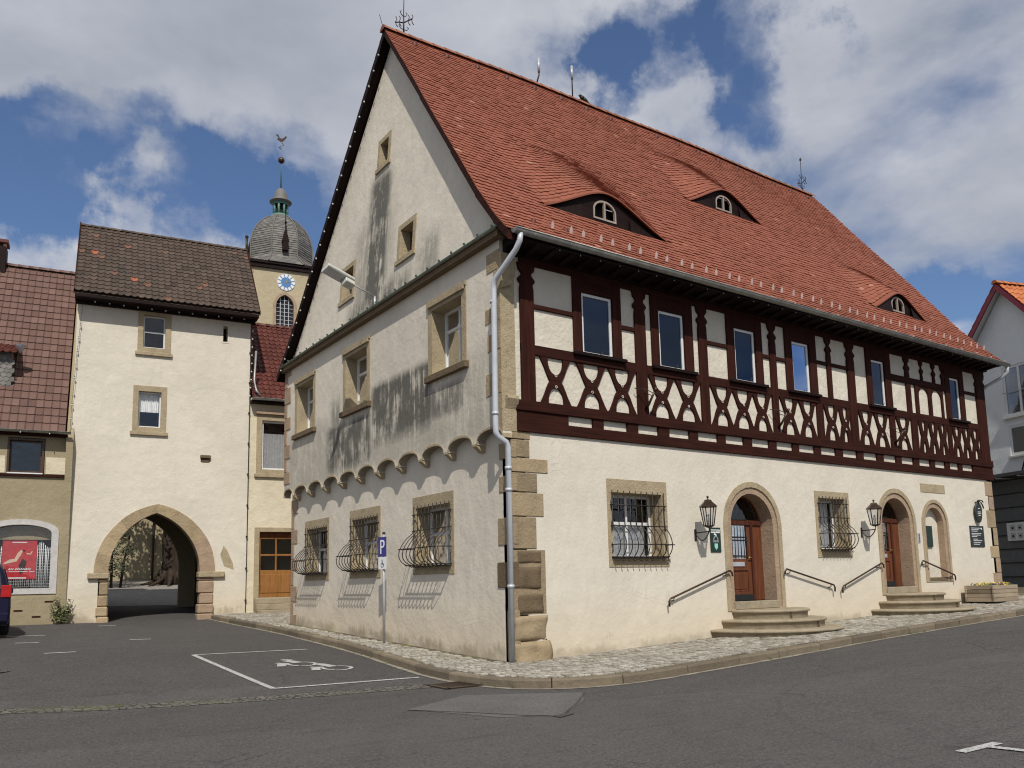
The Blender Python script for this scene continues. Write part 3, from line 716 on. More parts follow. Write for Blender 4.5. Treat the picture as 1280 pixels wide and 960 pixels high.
# small closing triangles on the far gable and eave soffit at the sides
# ridge tiles
m = MB(); x = .1
while x < 18.0:
    z = surf(x, TOT).z+.02; z2 = surf(x+.36, TOT).z+.02; n = 8
    ra, rb = .13, .115
    A = [Vector((x, 5.6+ra*1.1*cos(pi*i/n), z-.06+ra*sin(pi*i/n))) for i in range(n+1)]; B = [Vector((x+.37, 5.6+rb*1.1*cos(pi*i/n), z2-.06+rb*sin(pi*i/n))) for i in range(n+1)]
    m.add(A+B, [(i, i+1, i+n+2, i+n+1) for i in range(n)], random.random(), True); m.face(A, .2); x += .36
m.build('ridge_tiles', M['ridge'], roof)
# vent tiles under the ridge, snow guards above the eave
for i in range(18):
    x = .9+i*.965; p = surf(x, TOT-.42)+nrm*.02; m = MB()
    m.lathe(p, [(.085, -.06), (.085, .02), (.05, .07), (.001, .08)], 8, sy=.9); m.build('vent_tile', M['redtile'], roof)
k = 0
for i in range(44):
    x = .95+i*.39+(.1 if i % 2 else 0); p = surf(x, .62+(.04 if i % 2 else 0))+nrm*.02
    m = MB(); 
    m.add([p+Vector((dx, dy, dz)) for dx, dy, dz in [(-.035, 0, .0), (.035, 0, .0), (.035, -.02, .1), (0, -.03, .16), (-.035, -.02, .1)]]+[p+Vector((dx, dy+.012, dz)) for dx, dy, dz in [(-.035, 0, .0), (.035, 0, .0), (.035, -.02, .1), (0, -.03, .16), (-.035, -.02, .1)]], [(0, 1, 2, 3, 4), (5, 6, 7, 8, 9), (0, 1, 6, 5), (1, 2, 7, 6), (2, 3, 8, 7), (3, 4, 9, 8), (4, 0, 5, 9)])
    m.build('snow_guard', M['snowg'], roof)
for x in (.55, 1.35, 3.3, 6.2, 7.9, 11, 14.2, 16.4):
    p = surf(x, .75)+nrm*.02; m = MB(); m.lathe(p, [(.06, -.05), (.06, .03), (.001, .06)], 7); m.build('vent_tile', M['redtile'], roof)
# eyebrow dormer fronts
for c, hw, yf, yc, h in DORM:
    n = 26; up = []; lo_ = []
    zb = rz(yf)
    for i in range(n+1):
        x = c-hw+2*hw*i/n; s = bell((x-c)/hw); up.append((x, zb+h*s+.0)); lo_.append((x, zb-.12))
    m = MB(); Fd = Fr((0, yf+.03, 0), (1, 0, 0), (0, -1, 0)); wv = zb+.07; wc = c-.03
    m.prism(Fd, lo_+up[::-1], -.03, 0, [arch(wc-.32, wc+.32, wv+.01, wv+.21, rise=.23)]); dm = m.build('eyebrow_dormer', M['eave'], roof)
    m = MB(); m.prism(Fd, arch(wc-.33, wc+.33, wv+.0, wv+.22, rise=.24), -.04, .015, [arch(wc-.30, wc-.02, wv+.04, wv+.22, rise=.2)[:0] or [(wc-.295, wv+.04), (wc-.02, wv+.04), (wc-.02, wv+.42), (wc-.13, wv+.4), (wc-.22, wv+.35), (wc-.285, wv+.26)],
        [(wc+.02, wv+.04), (wc+.295, wv+.04), (wc+.285, wv+.26), (wc+.22, wv+.35), (wc+.13, wv+.4), (wc+.02, wv+.42)]]); wn = m.build('window', M['dullframe'], dm)
    m = MB(); m.prism(Fd, arch(wc-.32, wc+.32, wv+.01, wv+.21, rise=.23), -.03, -.025, back=False); 
    # soffit tile lip along the curve
    m2 = MB()
    for (xa, za), (xb, zb2) in zip(up, up[1:]):
        m2.add([(xa, yf-.07, za-.035), (xb, yf-.07, zb2-.035), (xb, yf+.1, zb2+.07), (xa, yf+.1, za+.07), (xa, yf-.07, za+.0), (xb, yf-.07, zb2+.0), (xb, yf+.1, zb2+.11), (xa, yf+.1, za+.11)], [(0, 1, 2, 3), (0, 1, 5, 4), (4, 5, 6, 7)], .05)
    m2.build('tile_lip', M['tile'], dm)
    m3 = MB(); m3.prism(Fd, arch(wc-.32, wc+.32, wv+.01, wv+.21, rise=.23), -.2, -.19, back=False); m3.build('pane', M['dark'], wn)

# iron ridge ornaments and roof fittings
def ornament(x, s=1, ang=0):
    z = surf(x, TOT).z+.06; m = MB(); c = Vector((x, 5.6, z))
    def P(a, b): return c+Vector((a*cos(ang), a*sin(ang), b))*s
    m.tube([P(0, 0), P(0, .95)], .035*s, 6, r2=.02*s); m.tube([P(0, .95), P(.02, 1.9)], .012, 5)
    for sg in (1, -1):
        m.tube([P(0, .5), P(.18*sg, .56+.1*sg), P(.38*sg, .6+.22*sg)], .018, 5)
        for q in (.2, .36):
            m.tube([P(q*sg, .58+q*.5*sg), P(q*sg+.06, .74+q*.5*sg), P(q*sg+.01, .82+q*.5*sg)], .011, 4); m.tube([P(q*sg, .58+q*.5*sg), P(q*sg+.03, .46+q*.5*sg), P(q*sg+.1, .4+q*.5*sg)], .011, 4)
        m.tube([P(0, .75), P(.1*sg, .82), P(.16*sg, .95), P(.09*sg, .98)], .011, 4); m.tube([P(0, .2), P(.14*sg, .22), P(.22*sg, .33), P(.14*sg, .37)], .011, 4)
    m.ball(P(.02, 1.92), .045, 6); m.add([P(-.02, 1.9), P(.1, 2.02), P(.03, 2.06), P(-.05, 1.98)], [(0, 1, 2, 3)])
    part('ridge_ornament', m, M['iron'])
ornament(.72, .66); ornament(17.45, .66)
for x, hh in ((5.15, .55), (6.4, .85)):
    z = surf(x, TOT).z+.05; m = MB(); m.tube([(x-.1 if hh < .6 else x, 5.6, z), (x, 5.6, z+hh*.6), (x, 5.6, z+hh*.75)], .022, 6); r_ = m.build('vent_rod', M['iron'], roof)
    m = MB(); m.tube([(x, 5.6, z+hh*.75), (x, 5.6, z+hh*.75+.42)], .04, 8); m.build('metal_cap', M['zinc'], r_)
m = MB(); z = surf(.25, TOT).z; m.tube([(.3, 5.6, z), (.1, 5.6, z+.1), (.02, 5.6, z+.35)], .008, 4); part('lightning_rod', m, M['iron'])
# ================================================================== THINGS ON AND AROUND THE HOUSE
# bird on the ridge
zb = surf(6.75, TOT).z+.07
bird = MB(); c = Vector((6.85, 5.6, zb))
pts = [(-.16, .17, .02), (-.13, .17, .05), (-.05, .12, .075), (.08, .07, .06), (.2, .02, .03), (.42, -.06, .012)]
for (x0, z0, r0), (x1, z1, r1) in zip(pts, pts[1:]): bird.tube([c+Vector((x0, 0, z0)), c+Vector((x1, 0, z1))], r0, 8, True, r2=r1)
bird.ball(c+Vector((-.15, 0, .18)), .045, 8); bird.tube([c+Vector((-.18, 0, .18)), c+Vector((-.24, 0, .165))], .012, 5, r2=.002)
for s in (1, -1): bird.tube([c+Vector((.0, .02*s, .06)), c+Vector((.0, .03*s, -.06))], .008, 4)
b = bird.build('bird', M['iron'], None, loc=(6.85, 5.6, zb)); tag(b, 'small black bird with a white back perched on the roof ridge', 'bird')

def lantern(u, v, d, label):
    L = thing('wall_lantern', FA.p(u, v, 0), label, 'lantern', 'wall lanterns beside the doors')
    c = FA.p(u, v, d); n = 6
    m = MB()
    for i in range(n):
        a = 2*pi*i/n; A = Vector((cos(a), sin(a), 0)); a2 = 2*pi*(i+1)/n; B = Vector((cos(a2), sin(a2), 0))
        m.tube([c+A*.105, c+A*.17+Z*.4], .011, 4); m.tube([c+A*.105, c+B*.105], .01, 4); m.tube([c+A*.17+Z*.4, c+B*.17+Z*.4], .012, 4)
    m.lathe(c, [(.001, -.05), (.05, -.04), (.125, 0), (.001, .005)], 6, smooth=False)
    m.build('frame', M['iron'], L)
    m = MB(); m.lathe(c+Z*.4, [(.001, .15), (.07, .15), (.09, .11), (.185, .02), (.2, 0), (.001, 0)], 6, smooth=False); m.lathe(c+Z*.55, [(.02, 0), (.015, .05), (.001, .05)], 8); m.ball(c+Z*.61, .028, 8); m.build('roof', M['bronze'], L)
    m = MB()
    for i in range(n):
        a = 2*pi*i/n; A = Vector((cos(a), sin(a), 0)); a2 = 2*pi*(i+1)/n; B = Vector((cos(a2), sin(a2), 0)); m.face([c+A*.1, c+B*.1, c+B*.167+Z*.395, c+A*.167+Z*.395])
    m.build('glass', M['lampglass'], L)
    m = MB(); m.lathe(c+Z*.02, [(.02, 0), (.03, .05), (.03, .08), (.045, .13), (.03, .2), (.001, .23)], 10); m.build('bulb', M['bulb'], L)
    m = MB(); m.tube([c-Z*.05, c-Z*.12, FA.p(u, v-.13, .0)], .014, 6)
    m.tube([c-Z*.1]+[FA.p(u, v-.13-.17*sin(pi*t/10), d*(1-t/10)) for t in range(1, 11)], .013, 6); m.box(FA, u-.03, u+.03, v-.3, v-.05, 0, .015)
    m.build('bracket', M['iron'], L)
lantern(4.75, 2.52, .4, 'six-sided iron wall lantern left of the nearer arched door, beside the dark green sign')
lantern(10.85, 2.68, .4, 'six-sided iron wall lantern between the barred window and the farther arched door')

def rail(pts, label):
    R = thing('handrail', FA.p(pts[0][0], pts[0][1], 0), label, 'handrail', 'handrails beside the two doors')
    (u0, v0), (u1, v1) = pts; d = .09; s = 1 if v1 > v0 else -1
    m = MB(); e0 = .05; e = (u1-u0)
    lo, hi = ((u0, v0), (u1, v1)) if v0 < v1 else ((u1, v1), (u0, v0)); sg = 1 if hi[0] > lo[0] else -1
    m.tube([FA.p(lo[0]-.03*sg, lo[1]-.16, d), FA.p(lo[0]-.04*sg, lo[1]-.06, d), FA.p(lo[0], lo[1], d), FA.p(hi[0]-.06*sg, hi[1]-.02, d), FA.p(hi[0]+.02*sg, hi[1], d), FA.p(hi[0]+.08*sg, hi[1]-.05, d), FA.p(hi[0]+.09*sg, hi[1]-.12, d)], .021, 8)
    m.build('rail', M['bronze'], R)
    for t in (.06, .94):
        u = u0+(u1-u0)*t; v = v0+(v1-v0)*t; m = MB(); m.tube([FA.p(u, v-.02, d), FA.p(u, v-.07, d-.02), FA.p(u, v-.08, 0)], .012, 6); m.lathe(FA.p(u, v-.08, .004), [(.001, 0), (.03, 0)], 8); m.build('bracket', M['bronze'], R)
rail([(3.83, 1.02), (5.67, 1.58)], 'bronze handrail rising to the nearer arched door from the left')
rail([(7.66, 1.6), (9.4, 1.2)], 'bronze handrail descending to the right of the nearer arched door')
rail([(9.78, 1.16), (11.5, 1.72)], 'bronze handrail rising to the farther arched door from the left')
rail([(13.5, 1.78), (15.05, 1.38)], 'bronze handrail descending across the blind arch right of the farther door')

def steps(cx, specs, label, gz):
    T = thing('stone_steps', (cx, 0, gz), label, 'steps', 'rounded stone steps at the doors')
    for k, (a, b, z1, z0) in enumerate(specs):
        m = MB(); n = 28
        def ring(e, z): return [Vector((cx+(a-e)*cos(pi+pi*i/n), .02 if i in (0, n) else (b-e)*sin(pi+pi*i/n), z)) for i in range(n+1)]
        R = [ring(.04, z0), ring(.03, z1-.07), ring(-.012, z1-.06), ring(-.018, z1-.03), ring(.0, z1-.004), ring(.02, z1)]
        for A, B in zip(R, R[1:]): m.add(A+B, [(i, i+1, i+n+2, i+n+1) for i in range(n)], .5, True)
        m.face(R[-1]); m.build('step', M['stone_step'], T)
        m = MB()   # joint line between the two halves
        xj = cx+.18*a*(1 if k % 2 else -1); yj = -b*sqrt(1-((xj-cx)/a)**2)
        m.box(Fr((xj, yj, 0), (1, 0, 0), (0, -1, 0)), -.005, .005, z0+.02, z1-.03, -.03, .012);
        m.build('joint', M['stone_dark'], T)
steps(6.86, [(1.08, .9, .72, .5), (1.42, 1.25, .52, .3), (1.78, 1.6, .33, .0)], 'three rounded sandstone steps at the nearer arched door', .2)
steps(12.75, [(1.02, .85, .93, .7), (1.36, 1.2, .74, .5), (1.72, 1.52, .55, .2)], 'three rounded sandstone steps at the farther arched door', .4)

# signs on the front wall
s = thing('wall_sign', FA.p(5.36, 2.2, 0), 'dark green enamel sign with a mint shield beside the nearer door', 'sign')
boxp('board', M['signgreen'], s, FA, 5.2, 5.53, 1.98, 2.52, 0, .02, bev=.004)
m = MB(); m.box(FA, 5.22, 5.51, 2.455, 2.475, .02, .024); m.box(FA, 5.22, 5.36, 2.40, 2.43, .02, .024); m.box(FA, 5.37, 5.5, 2.40, 2.435, .02, .024); m.prism(FA, [(5.3, 2.37), (5.34, 2.4), (5.41, 2.35), (5.36, 2.34)], .02, .024)
m.build('lettering', M['signwhite'], s)
m = MB(); m.prism(FA, [(5.29, 2.22), (5.29, 2.28), (5.33, 2.33), (5.40, 2.33), (5.44, 2.28), (5.44, 2.22)], .02, .024, [[(5.31, 2.235), (5.31, 2.275), (5.34, 2.315), (5.39, 2.315), (5.42, 2.275), (5.42, 2.235)]]); m.box(FA, 5.27, 5.46, 2.2, 2.213, .02, .024); m.build('emblem', M['zinc'], s)
m = MB(); m.prism(FA, [(5.315, 2.17), (5.415, 2.17), (5.415, 2.09), (5.365, 2.03), (5.315, 2.09)], .02, .026); m.build('shield', M['mint'], s)
s = thing('wall_sign', FA.p(16.66, 2.48, 0), 'slate black rectangular plaque with rows of small white lettering', 'sign')
boxp('board', M['signblack'], s, FA, 16.27, 17.06, 2.18, 2.8, 0, .025, bev=.004)
m = MB(); y = 2.74
for i, (w, g_) in enumerate([(.55, .045), (.42, .045), (.34, .07), (.56, .045), (.5, .045), (.3, .075), (.26, .04), (.5, .055), (.42, .055), (.34, .05)]):
    x = 16.34+(.07 if i > 5 else 0); xe = x+w
    while x < xe: ww = random.uniform(.02, .09); m.box(FA, x, min(x+ww, xe), y-.018, y, .025, .028); x += ww+.012
    y -= g_
m.box(FA, 16.9, 16.95, 2.69, 2.74, .025, .028)
m.build('lettering', M['signwhite'], s)
s = thing('wall_sign', FA.p(16.74, 3.2, 0), 'dark oval hanging shield sign with an iron ornament on top', 'sign')
m = MB(); m.prism(FA, [(16.74+.2*cos(2*pi*i/24)*(1 if sin(2*pi*i/24) > 0 else .9), 3.2+.31*sin(2*pi*i/24)) for i in range(24)], .06, .1); m.build('board', M['signblack'], s, bev=.01)
m = MB()
for v, w in ((3.3, .12), (3.2, .16), (3.16, .2), (3.1, .14)): m.box(FA, 16.74-w/2, 16.74+w/2, v, v+.018, .1, .104)
m.build('lettering', M['signwhite'], s)
m = MB(); m.tube([FA.p(16.74, 3.5, 0), FA.p(16.74, 3.52, .1), FA.p(16.82, 3.56, .12), FA.p(16.92, 3.55, .12), FA.p(16.98, 3.5, .12)], .018, 5); m.tube([FA.p(16.84, 3.5, .12), FA.p(16.93, 3.42, .12), FA.p(16.98, 3.32, .12)], .02, 5); m.ball(FA.p(16.74, 3.53, .11), .045, 8); m.build('bracket', M['iron'], s)
s = thing('intercom', FA.p(13.52, 2.4, 0), 'narrow grey intercom panel between the farther door and the blind arch', 'intercom')
boxp('case', M['zinc'], s, FA, 13.47, 13.57, 2.27, 2.54, 0, .02, bev=.004)
m = MB()
for i in range(4): m.box(FA, 13.495, 13.545, 2.3+i*.055, 2.33+i*.055, .02, .025)
m.build('button', M['dark'], s)

# planter (box seen over its corner)
def pav(x, y): return -.185+.14+.038*(x+sqrt(x*x+1))/2+.035*(y+sqrt(y*y+1))/2
pl = thing('flower_planter', (16.0, -.5, pav(16, -.5)), 'weathered wooden plank planter with yellow and purple flowers at the far house corner', 'planter')
x0, x1, y0, y1 = 15.42, 16.75, -.95, -.15; gz = pav(16, -.6)
m = MB(); m.box(FA, x0+.05, x1-.05, gz-.02, gz+.05, -y1*-1+0 if False else .2, .9); m.build('base', M['dark'], pl)
for k in range(4):
    z0 = gz+.04+k*.115; z1 = z0+.108; j = random.uniform(-.005, .005)
    for (a, b, c_, d_) in ((x0-.03, x1+.03, y0, y0+.05), (x0-.03, x1+.03, y1-.05, y1), (x0, x0+.05, y0+.05, y1-.05), (x1-.05, x1, y0+.05, y1-.05)):
        m = MB(); m.add([(x, y, z) for z in (z0, z1) for x, y in ((a+j, c_+j), (b+j, c_+j), (b+j, d_+j), (a+j, d_+j))], [(0, 1, 2, 3), (4, 5, 6, 7), (0, 1, 5, 4), (1, 2, 6, 5), (2, 3, 7, 6), (3, 0, 4, 7)], random.random()); m.build('plank', M['plank'], pl, bev=.006)
m = MB(); m.face([(x0+.05, y0+.05, gz+.45), (x1-.05, y0+.05, gz+.45), (x1-.05, y1-.05, gz+.45), (x0+.05, y1-.05, gz+.45)]); m.build('soil', M['soil'], pl)
fl = {'flower': MB(), 'violet': MB(), 'grass': MB()}
for i in range(420):
    kind = random.choices(['flower', 'violet', 'grass'], [.3, .12, .58])[0]
    p = Vector((random.uniform(x0+.06, x1-.06), random.uniform(y0+.06, y1-.06), gz+.45+random.uniform(.0, .12 if kind != 'grass' else .09)))
    d1 = Vector((random.gauss(0, 1), random.gauss(0, 1), random.gauss(0, .6))).normalized()*.03; d2 = d1.orthogonal().normalized()*.025
    fl[kind].face([p-d1, p+d2, p+d1, p-d2])
tag(fl['flower'].build('yellow_flowers', M['flower'], pl), kind='stuff'); tag(fl['violet'].build('purple_flowers', M['violet'], pl), kind='stuff'); tag(fl['grass'].build('leaves', M['grass'], pl), kind='stuff')

# parking sign on a pole at the gable-side wall, plates square to the wall, facing down the pavement
ps = thing('parking_sign', (-.35, 4.62, pav(-.35, 4.62)), 'grey pole with a blue P parking sign and small white wheelchair plate below', 'sign')
px, py = -.35, 4.62
m = MB(); m.tube([(px, py, pav(px, py)-.05), (px, py, 2.58)], .03, 10); m.build('pole', M['zinc'], ps)
m = MB(); m.lathe((px, py, 2.56), [(.034, 0), (.034, .05), (.001, .055)], 10); m.build('cap', M['dark'], ps)
PA = radians(-62); FP = Fr((px-.035*0, py-.04, 0), (cos(PA+radians(40)), sin(PA+radians(40)), 0), (-sin(radians(22))*1.0, -cos(radians(22)), 0))
FP = Fr((px, py, 0), (cos(radians(-80)), sin(radians(-80)), 0), (sin(radians(-80)), -cos(radians(-80)), 0)); FP = FP.at(0, 0, .04)
boxp('blue_plate', M['signblue'], ps, FP, -.15, .15, 2.06, 2.5, 0, .006)
boxp('white_plate', M['signwhite'], ps, FP, -.15, .15, 1.78, 2.05, 0, .006)
text_mesh('P', .46, FP, 0, 2.12, .01, 'letter', M['signwhite'], ps, align='CENTER', sx=.8)
m = MB(); m.lathe(FP.p(0, 1.99, .009), [(.001, 0), (.017, 0), (.017, .001)], 8)
m.prism(FP, [(-.012, 1.97), (.012, 1.97), (.014, 1.91), (.05, 1.905), (.065, 1.85), (.05, 1.845), (.035, 1.888), (-.01, 1.885)], .006, .009)
m.prism(FP, [(-.045*1.2*cos(a)-.0, 1.865+.05*sin(a)) for a in [pi*.0+2*pi*i/16 for i in range(16)]], .006, .0085, [[(-.04*cos(a), 1.865+.036*sin(a)) for a in [2*pi*i/16 for i in range(16)]]])
m.build('wheelchair_symbol', M['dark'], ps)
m = MB(); m.box(FP, -.04, .04, 2.3, 2.33, -.07, 0); m.box(FP, -.04, .04, 1.88, 1.9, -.07, 0); m.build('clamp', M['zinc'], ps)

# floodlight / camera on the gable
fx = thing('wall_floodlight', (-.14, 5.38, 8.3), 'box shaped grey floodlight on an arm above the gable cornice', 'floodlight')
A0 = Vector((-.16, 5.42, 8.2)); A1 = Vector((-.16, 5.42, 8.42)); A2 = Vector((-.95, 5.15, 8.5)); A3 = Vector((-1.62, 4.95, 8.62))
m = MB(); m.tube([A0+Vector((-.02, 0, -.12)), A0+Vector((-.04, 0, .2))], .03, 8); m.tube([A1+Vector((-.04, 0, -.02)), A2], .018, 8); m.build('arm', M['zinc'], fx)
Hm = (A3-A2).normalized(); Wd = Hm.cross(Z).normalized(); Up = Wd.cross(Hm).normalized(); Up = (Up+Wd*.5).normalized(); Wd = Hm.cross(Up).normalized()
def hb(m, a0, a1, w0, w1, h0, h1, w02=None, w12=None):
    P = []
    for a, (wa, wb) in ((a0, (w0, w1)), (a1, (w02 if w02 is not None else w0, w12 if w12 is not None else w1))):
        for w, h in ((wa, h0), (wb, h0), (wb, h1), (wa, h1)): P.append(A2+Hm*a+Wd*w+Up*h)
    m.add(P, [(0, 1, 2, 3), (4, 5, 6, 7), (0, 1, 5, 4), (1, 2, 6, 5), (2, 3, 7, 6), (3, 0, 4, 7)])
m = MB(); hb(m, -.05, .75, -.14, .14, .02, .1); hb(m, -.05, .22, -.1, .1, -.12, .02); m.build('housing', M['concrete'], fx, bev=.012)
m = MB(); hb(m, .23, .72, -.12, .12, .005, .02); m.build('lens', M['zinc'], fx)

def string_lights(pts, n, label, loc, sag=.0, r=.028):
    t = thing('string_lights', loc, label, 'string lights', 'strings of festive bulbs')
    L = [0]
    P = [Vector(p) for p in pts]
    for a, b in zip(P, P[1:]): L.append(L[-1]+(b-a).length)
    def q(s):
        for i in range(len(P)-1):
            if s <= L[i+1]+1e-6: return P[i].lerp(P[i+1], (s-L[i])/(L[i+1]-L[i]))
        return P[-1]
    m = MB(); m.tube([q(L[-1]*i/(n*2))+Vector((random.uniform(-.01, .01), 0, random.uniform(-.01, .01))) for i in range(n*2+1)], .006, 4); m.build('wire', M['dark'], t)
    for i in range(n):
        m = MB(); c = q(L[-1]*(i+.5)/n); m.ball(c-Z*.03, r, 6); b = m.build('bulb', M['bulb'], t)
        m = MB(); m.lathe(c-Z*.0, [(.014, 0), (.014, .03), (.001, .03)], 5); m.build('socket', M['dark'], b)
    return t
string_lights([(vx(z)-.015, 11.2-y-.1, z-.13) for y, z in [(-.5, 7.9), (-.1, 8.33), (.6, 9.15), (1.7, 10.6), (3.3, 12.7), (5.4, 15.4)]], 24, 'string of white bulbs along the dark left verge of the tall gable', (vx(8), 11.3, 7.9), r=.026)
string_lights([(x, -.66, 7.66) for x in (.5, 6, 12, 17.7)], 34, 'string of small bulbs under the long eave', (.5, -.66, 7.6), r=.011)

# wrought flag holders on three posts of the timber storey
def holder(x, label):
    t = thing('flag_holder', FA.p(x, 5.1, 0), label, 'flag holder', 'flag holders on the timber posts')
    m = MB(); m.tube([FA.p(x+.02, 4.95, .03), FA.p(x, 5.05, .16), FA.p(x+.03, 5.28, .3)], .035, 7, r2=.022); m.tube([FA.p(x+.03, 5.28, .3), FA.p(x+.05, 5.36, .34)], .03, 7); m.build('socket', M['bronze'], t)
    m = MB(); m.tube([FA.p(x-.3, 5.36, .06), FA.p(x-.12, 5.33, .2), FA.p(x+.03, 5.24, .3), FA.p(x+.16, 5.26, .34)], .009, 4); m.tube([FA.p(x, 5.3, .03), FA.p(x+.02, 5.2, .26)], .011, 4); m.build('bracket', M['iron'], t)
holder(3.4, 'wrought iron flag holder on the post between the first and second upper windows')
holder(7.72, 'wrought iron flag holder on the post between the third and fourth upper windows')
holder(12.66, 'wrought iron flag holder on the parapet post beyond the fifth upper window')
# ================================================================== GENERIC TILED SLOPE
def tiled(F, u0, u1, e, r, tw, rh, name, mat, parent, amp=.02, kind='pan', t=.03, ridge=True, e2=None, stagger=False):
    """slope from eave e=(d,v) to ridge r=(d,v) in frame F"""
    dv = Vector((r[0]-e[0], r[1]-e[1])); L = dv.length; nR = max(1, round(L/rh)); rh = L/nR
    nx, nz = -(dv.y)/L, dv.x/L
    if nz < 0: nx, nz = -nx, -nz
    def P(u, s, h):
        d = e[0]+dv.x*s/L+nx*h*0; v = e[1]+dv.y*s/L
        nd, nv = (dv.y/L, -dv.x/L) if dv.x < 0 else (-dv.y/L, dv.x/L)
        return F.p(u, v+nv*h, d+nd*h)
    m = MB(); nT = max(1, round((u1-u0)/tw)); tw = (u1-u0)/nT; K = 6
    for i in range(nR):
        s0 = i*rh; s1 = s0+rh*1.06; jit = random.uniform(-.004, .004)
        for j in range(nT):
            ua = u0+j*tw; tn = min(.96, max(0, random.gauss(.5, .22))) if random.random() > .012 else 1
            dj = random.uniform(-.005, .005); n0 = len(m.v)
            for s, hh in ((s0+dj+jit, t), (s1, .004), (s0+dj+jit, t-.03)):
                for k in range(K+1):
                    x = k/K
                    if kind == 'pan': w = amp*(cos(2*pi*x)*.7+.3*cos(4*pi*x)); dip = -.02*sin(pi*x) if hh != .004 else 0
                    elif kind == 'flat': w = amp*(1 if x < .14 else (.35 if x > .86 else 0)); dip = 0
                    else: w = 0; dip = 0
                    m.v.append(P(ua+tw*x*.995, s+dip, hh+w))
            for k in range(K):
                m.f.append((n0+k, n0+k+1, n0+K+1+k+1, n0+K+1+k)); m.t.append(tn); m.sm.append(kind == 'pan')
                m.f.append((n0+2*K+2+k, n0+2*K+3+k, n0+k+1, n0+k)); m.t.append(tn*.6); m.sm.append(False)
    o = rawbuild(m, name, mat, parent)
    rt = ROOT[parent.name] if parent.name in ROOT else ROOT[parent.parent.name]
    for v in o.data.vertices: v.co -= rt
    return o
def ridgecaps(F, u0, u1, d, v, parent, mat='ridge', r=.12, st=.34):
    m = MB(); u = u0; n = 7
    while u < u1:
        ue = min(u+st+.02, u1); ra = r*1.06
        A = [F.p(u, v+ra*sin(pi*i/n)-.05, d+ra*cos(pi*i/n)) for i in range(n+1)]; B = [F.p(ue, v+r*.9*sin(pi*i/n)-.05, d+r*.9*cos(pi*i/n)) for i in range(n+1)]
        m.add(A+B, [(i, i+1, i+n+2, i+n+1) for i in range(n)], random.random(), True); m.face(A, .2); u += st
    return m.build('ridge_tiles', M[mat], parent)
def pointed(c, a, vs, r, base, n=10):
    R = (a*a+r*r)/(2*a); th = math.asin(r/R)
    right = [(c+a-R+R*cos(th*i/n), vs+R*sin(th*i/n)) for i in range(n+1)]; left = [(2*c-x, y) for x, y in right[::-1]]
    return [(c-a, base), (c+a, base)]+right+left[1:]
def sfr(F, o, inn, parent, mat='stone', d0=-.25, d1=.03, sill=.05, name='window_surround', win=None, **k):
    m = MB(); m.prism(F, rect(*o), d0-.05, d1, [rect(*inn)]); s = m.build(name, M[mat], parent)
    if sill: mm = MB(); mm.box(F, o[0]-.06, o[1]+.06, o[2]-.06, o[2]+.06, d0*.2, d1+sill); mm.build('sill', M[mat], s, bev=.008)
    if win is not None: casement(F, *inn, d0, s, **win)
    return s

# ================================================================== GATE TOWER
G = thing('gate_tower', FT.p(2.75, .45), 'tall narrow cream gate tower with a pointed stone archway and grey-brown tiled roof', 'gate tower')
m = MB(); gate_hole = pointed(2.68, 1.72, 2.05, 2.1, -.2)
m.prism(FT, rect(0, 5.56, -.4, 11.5), -.6, 0, [gate_hole, rect(1.85, 2.9, 9.44, 11.03), rect(1.78, 2.82, 6.68, 8.3), rect(4.61, 4.79, 10.14, 10.74), rect(3.98, 4.28, 5.79, 6.02)]); m.build('wall', M['tower_pl'], G)
FTs = Fr(FT.p(0, 0, 0), FT.N*-1, FT.U*-1); m = MB(); m.prism(FTs, [(.602, -.4), (5.5, -.4), (5.5, 11.4), (2.75, 14.5), (.602, 12.0)], -.3, -.001)
FTr = Fr(FT.p(5.56, 0, 0), FT.N*-1, FT.U); m.prism(FTr, [(.602, -.4), (5.5, -.4), (5.5, 11.4), (2.75, 14.5), (.602, 12.0)], -.3, -.001); m.build('wall', M['tower_pl'], G)
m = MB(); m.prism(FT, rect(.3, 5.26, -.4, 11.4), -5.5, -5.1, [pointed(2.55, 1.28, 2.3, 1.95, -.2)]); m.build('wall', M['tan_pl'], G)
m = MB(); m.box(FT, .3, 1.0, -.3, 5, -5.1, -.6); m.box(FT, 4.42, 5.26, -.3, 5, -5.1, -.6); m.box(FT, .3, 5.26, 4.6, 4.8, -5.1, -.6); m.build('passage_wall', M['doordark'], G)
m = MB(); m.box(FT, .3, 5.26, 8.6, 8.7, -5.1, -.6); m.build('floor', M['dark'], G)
# arch stones (voussoirs) with imposts and worn jambs
def arcpt(c, a, r, vs, t, side):
    R = (a*a+r*r)/(2*a); th = math.asin(r/R)*t; x = a-R+R*cos(th); return (c+side*x, vs+R*sin(th))
for side, n in ((-1, 5), (1, 5)):
    for i in range(n):
        t0, t1 = i/n, (i+1)/n; k = 5; o = random.uniform(-.008, .008)
        outer = [arcpt(2.68, 1.86+o, 2.26+o, 2.04, t0+(t1-t0)*j/k, side) for j in range(k+1)]; inn = [arcpt(2.64, 1.4, 1.96, 2.04, t0+(t1-t0)*j/k, side) for j in range(k+1)]
        m = MB(); m.prism(FT, outer+inn[::-1], -.58, .03+o, tone=random.uniform(.3, .9)); m.build('arch_stone', M['stone_q'] if i > 1 or side < 0 else M['stone_red'], G)
for a, b in ((.64, 1.28), (4.0, 4.85)):
    m = MB(); m.box(FT, a, b, 1.82, 2.03, -.62, .12); m.build('impost', M['stone'], G, bev=.03)
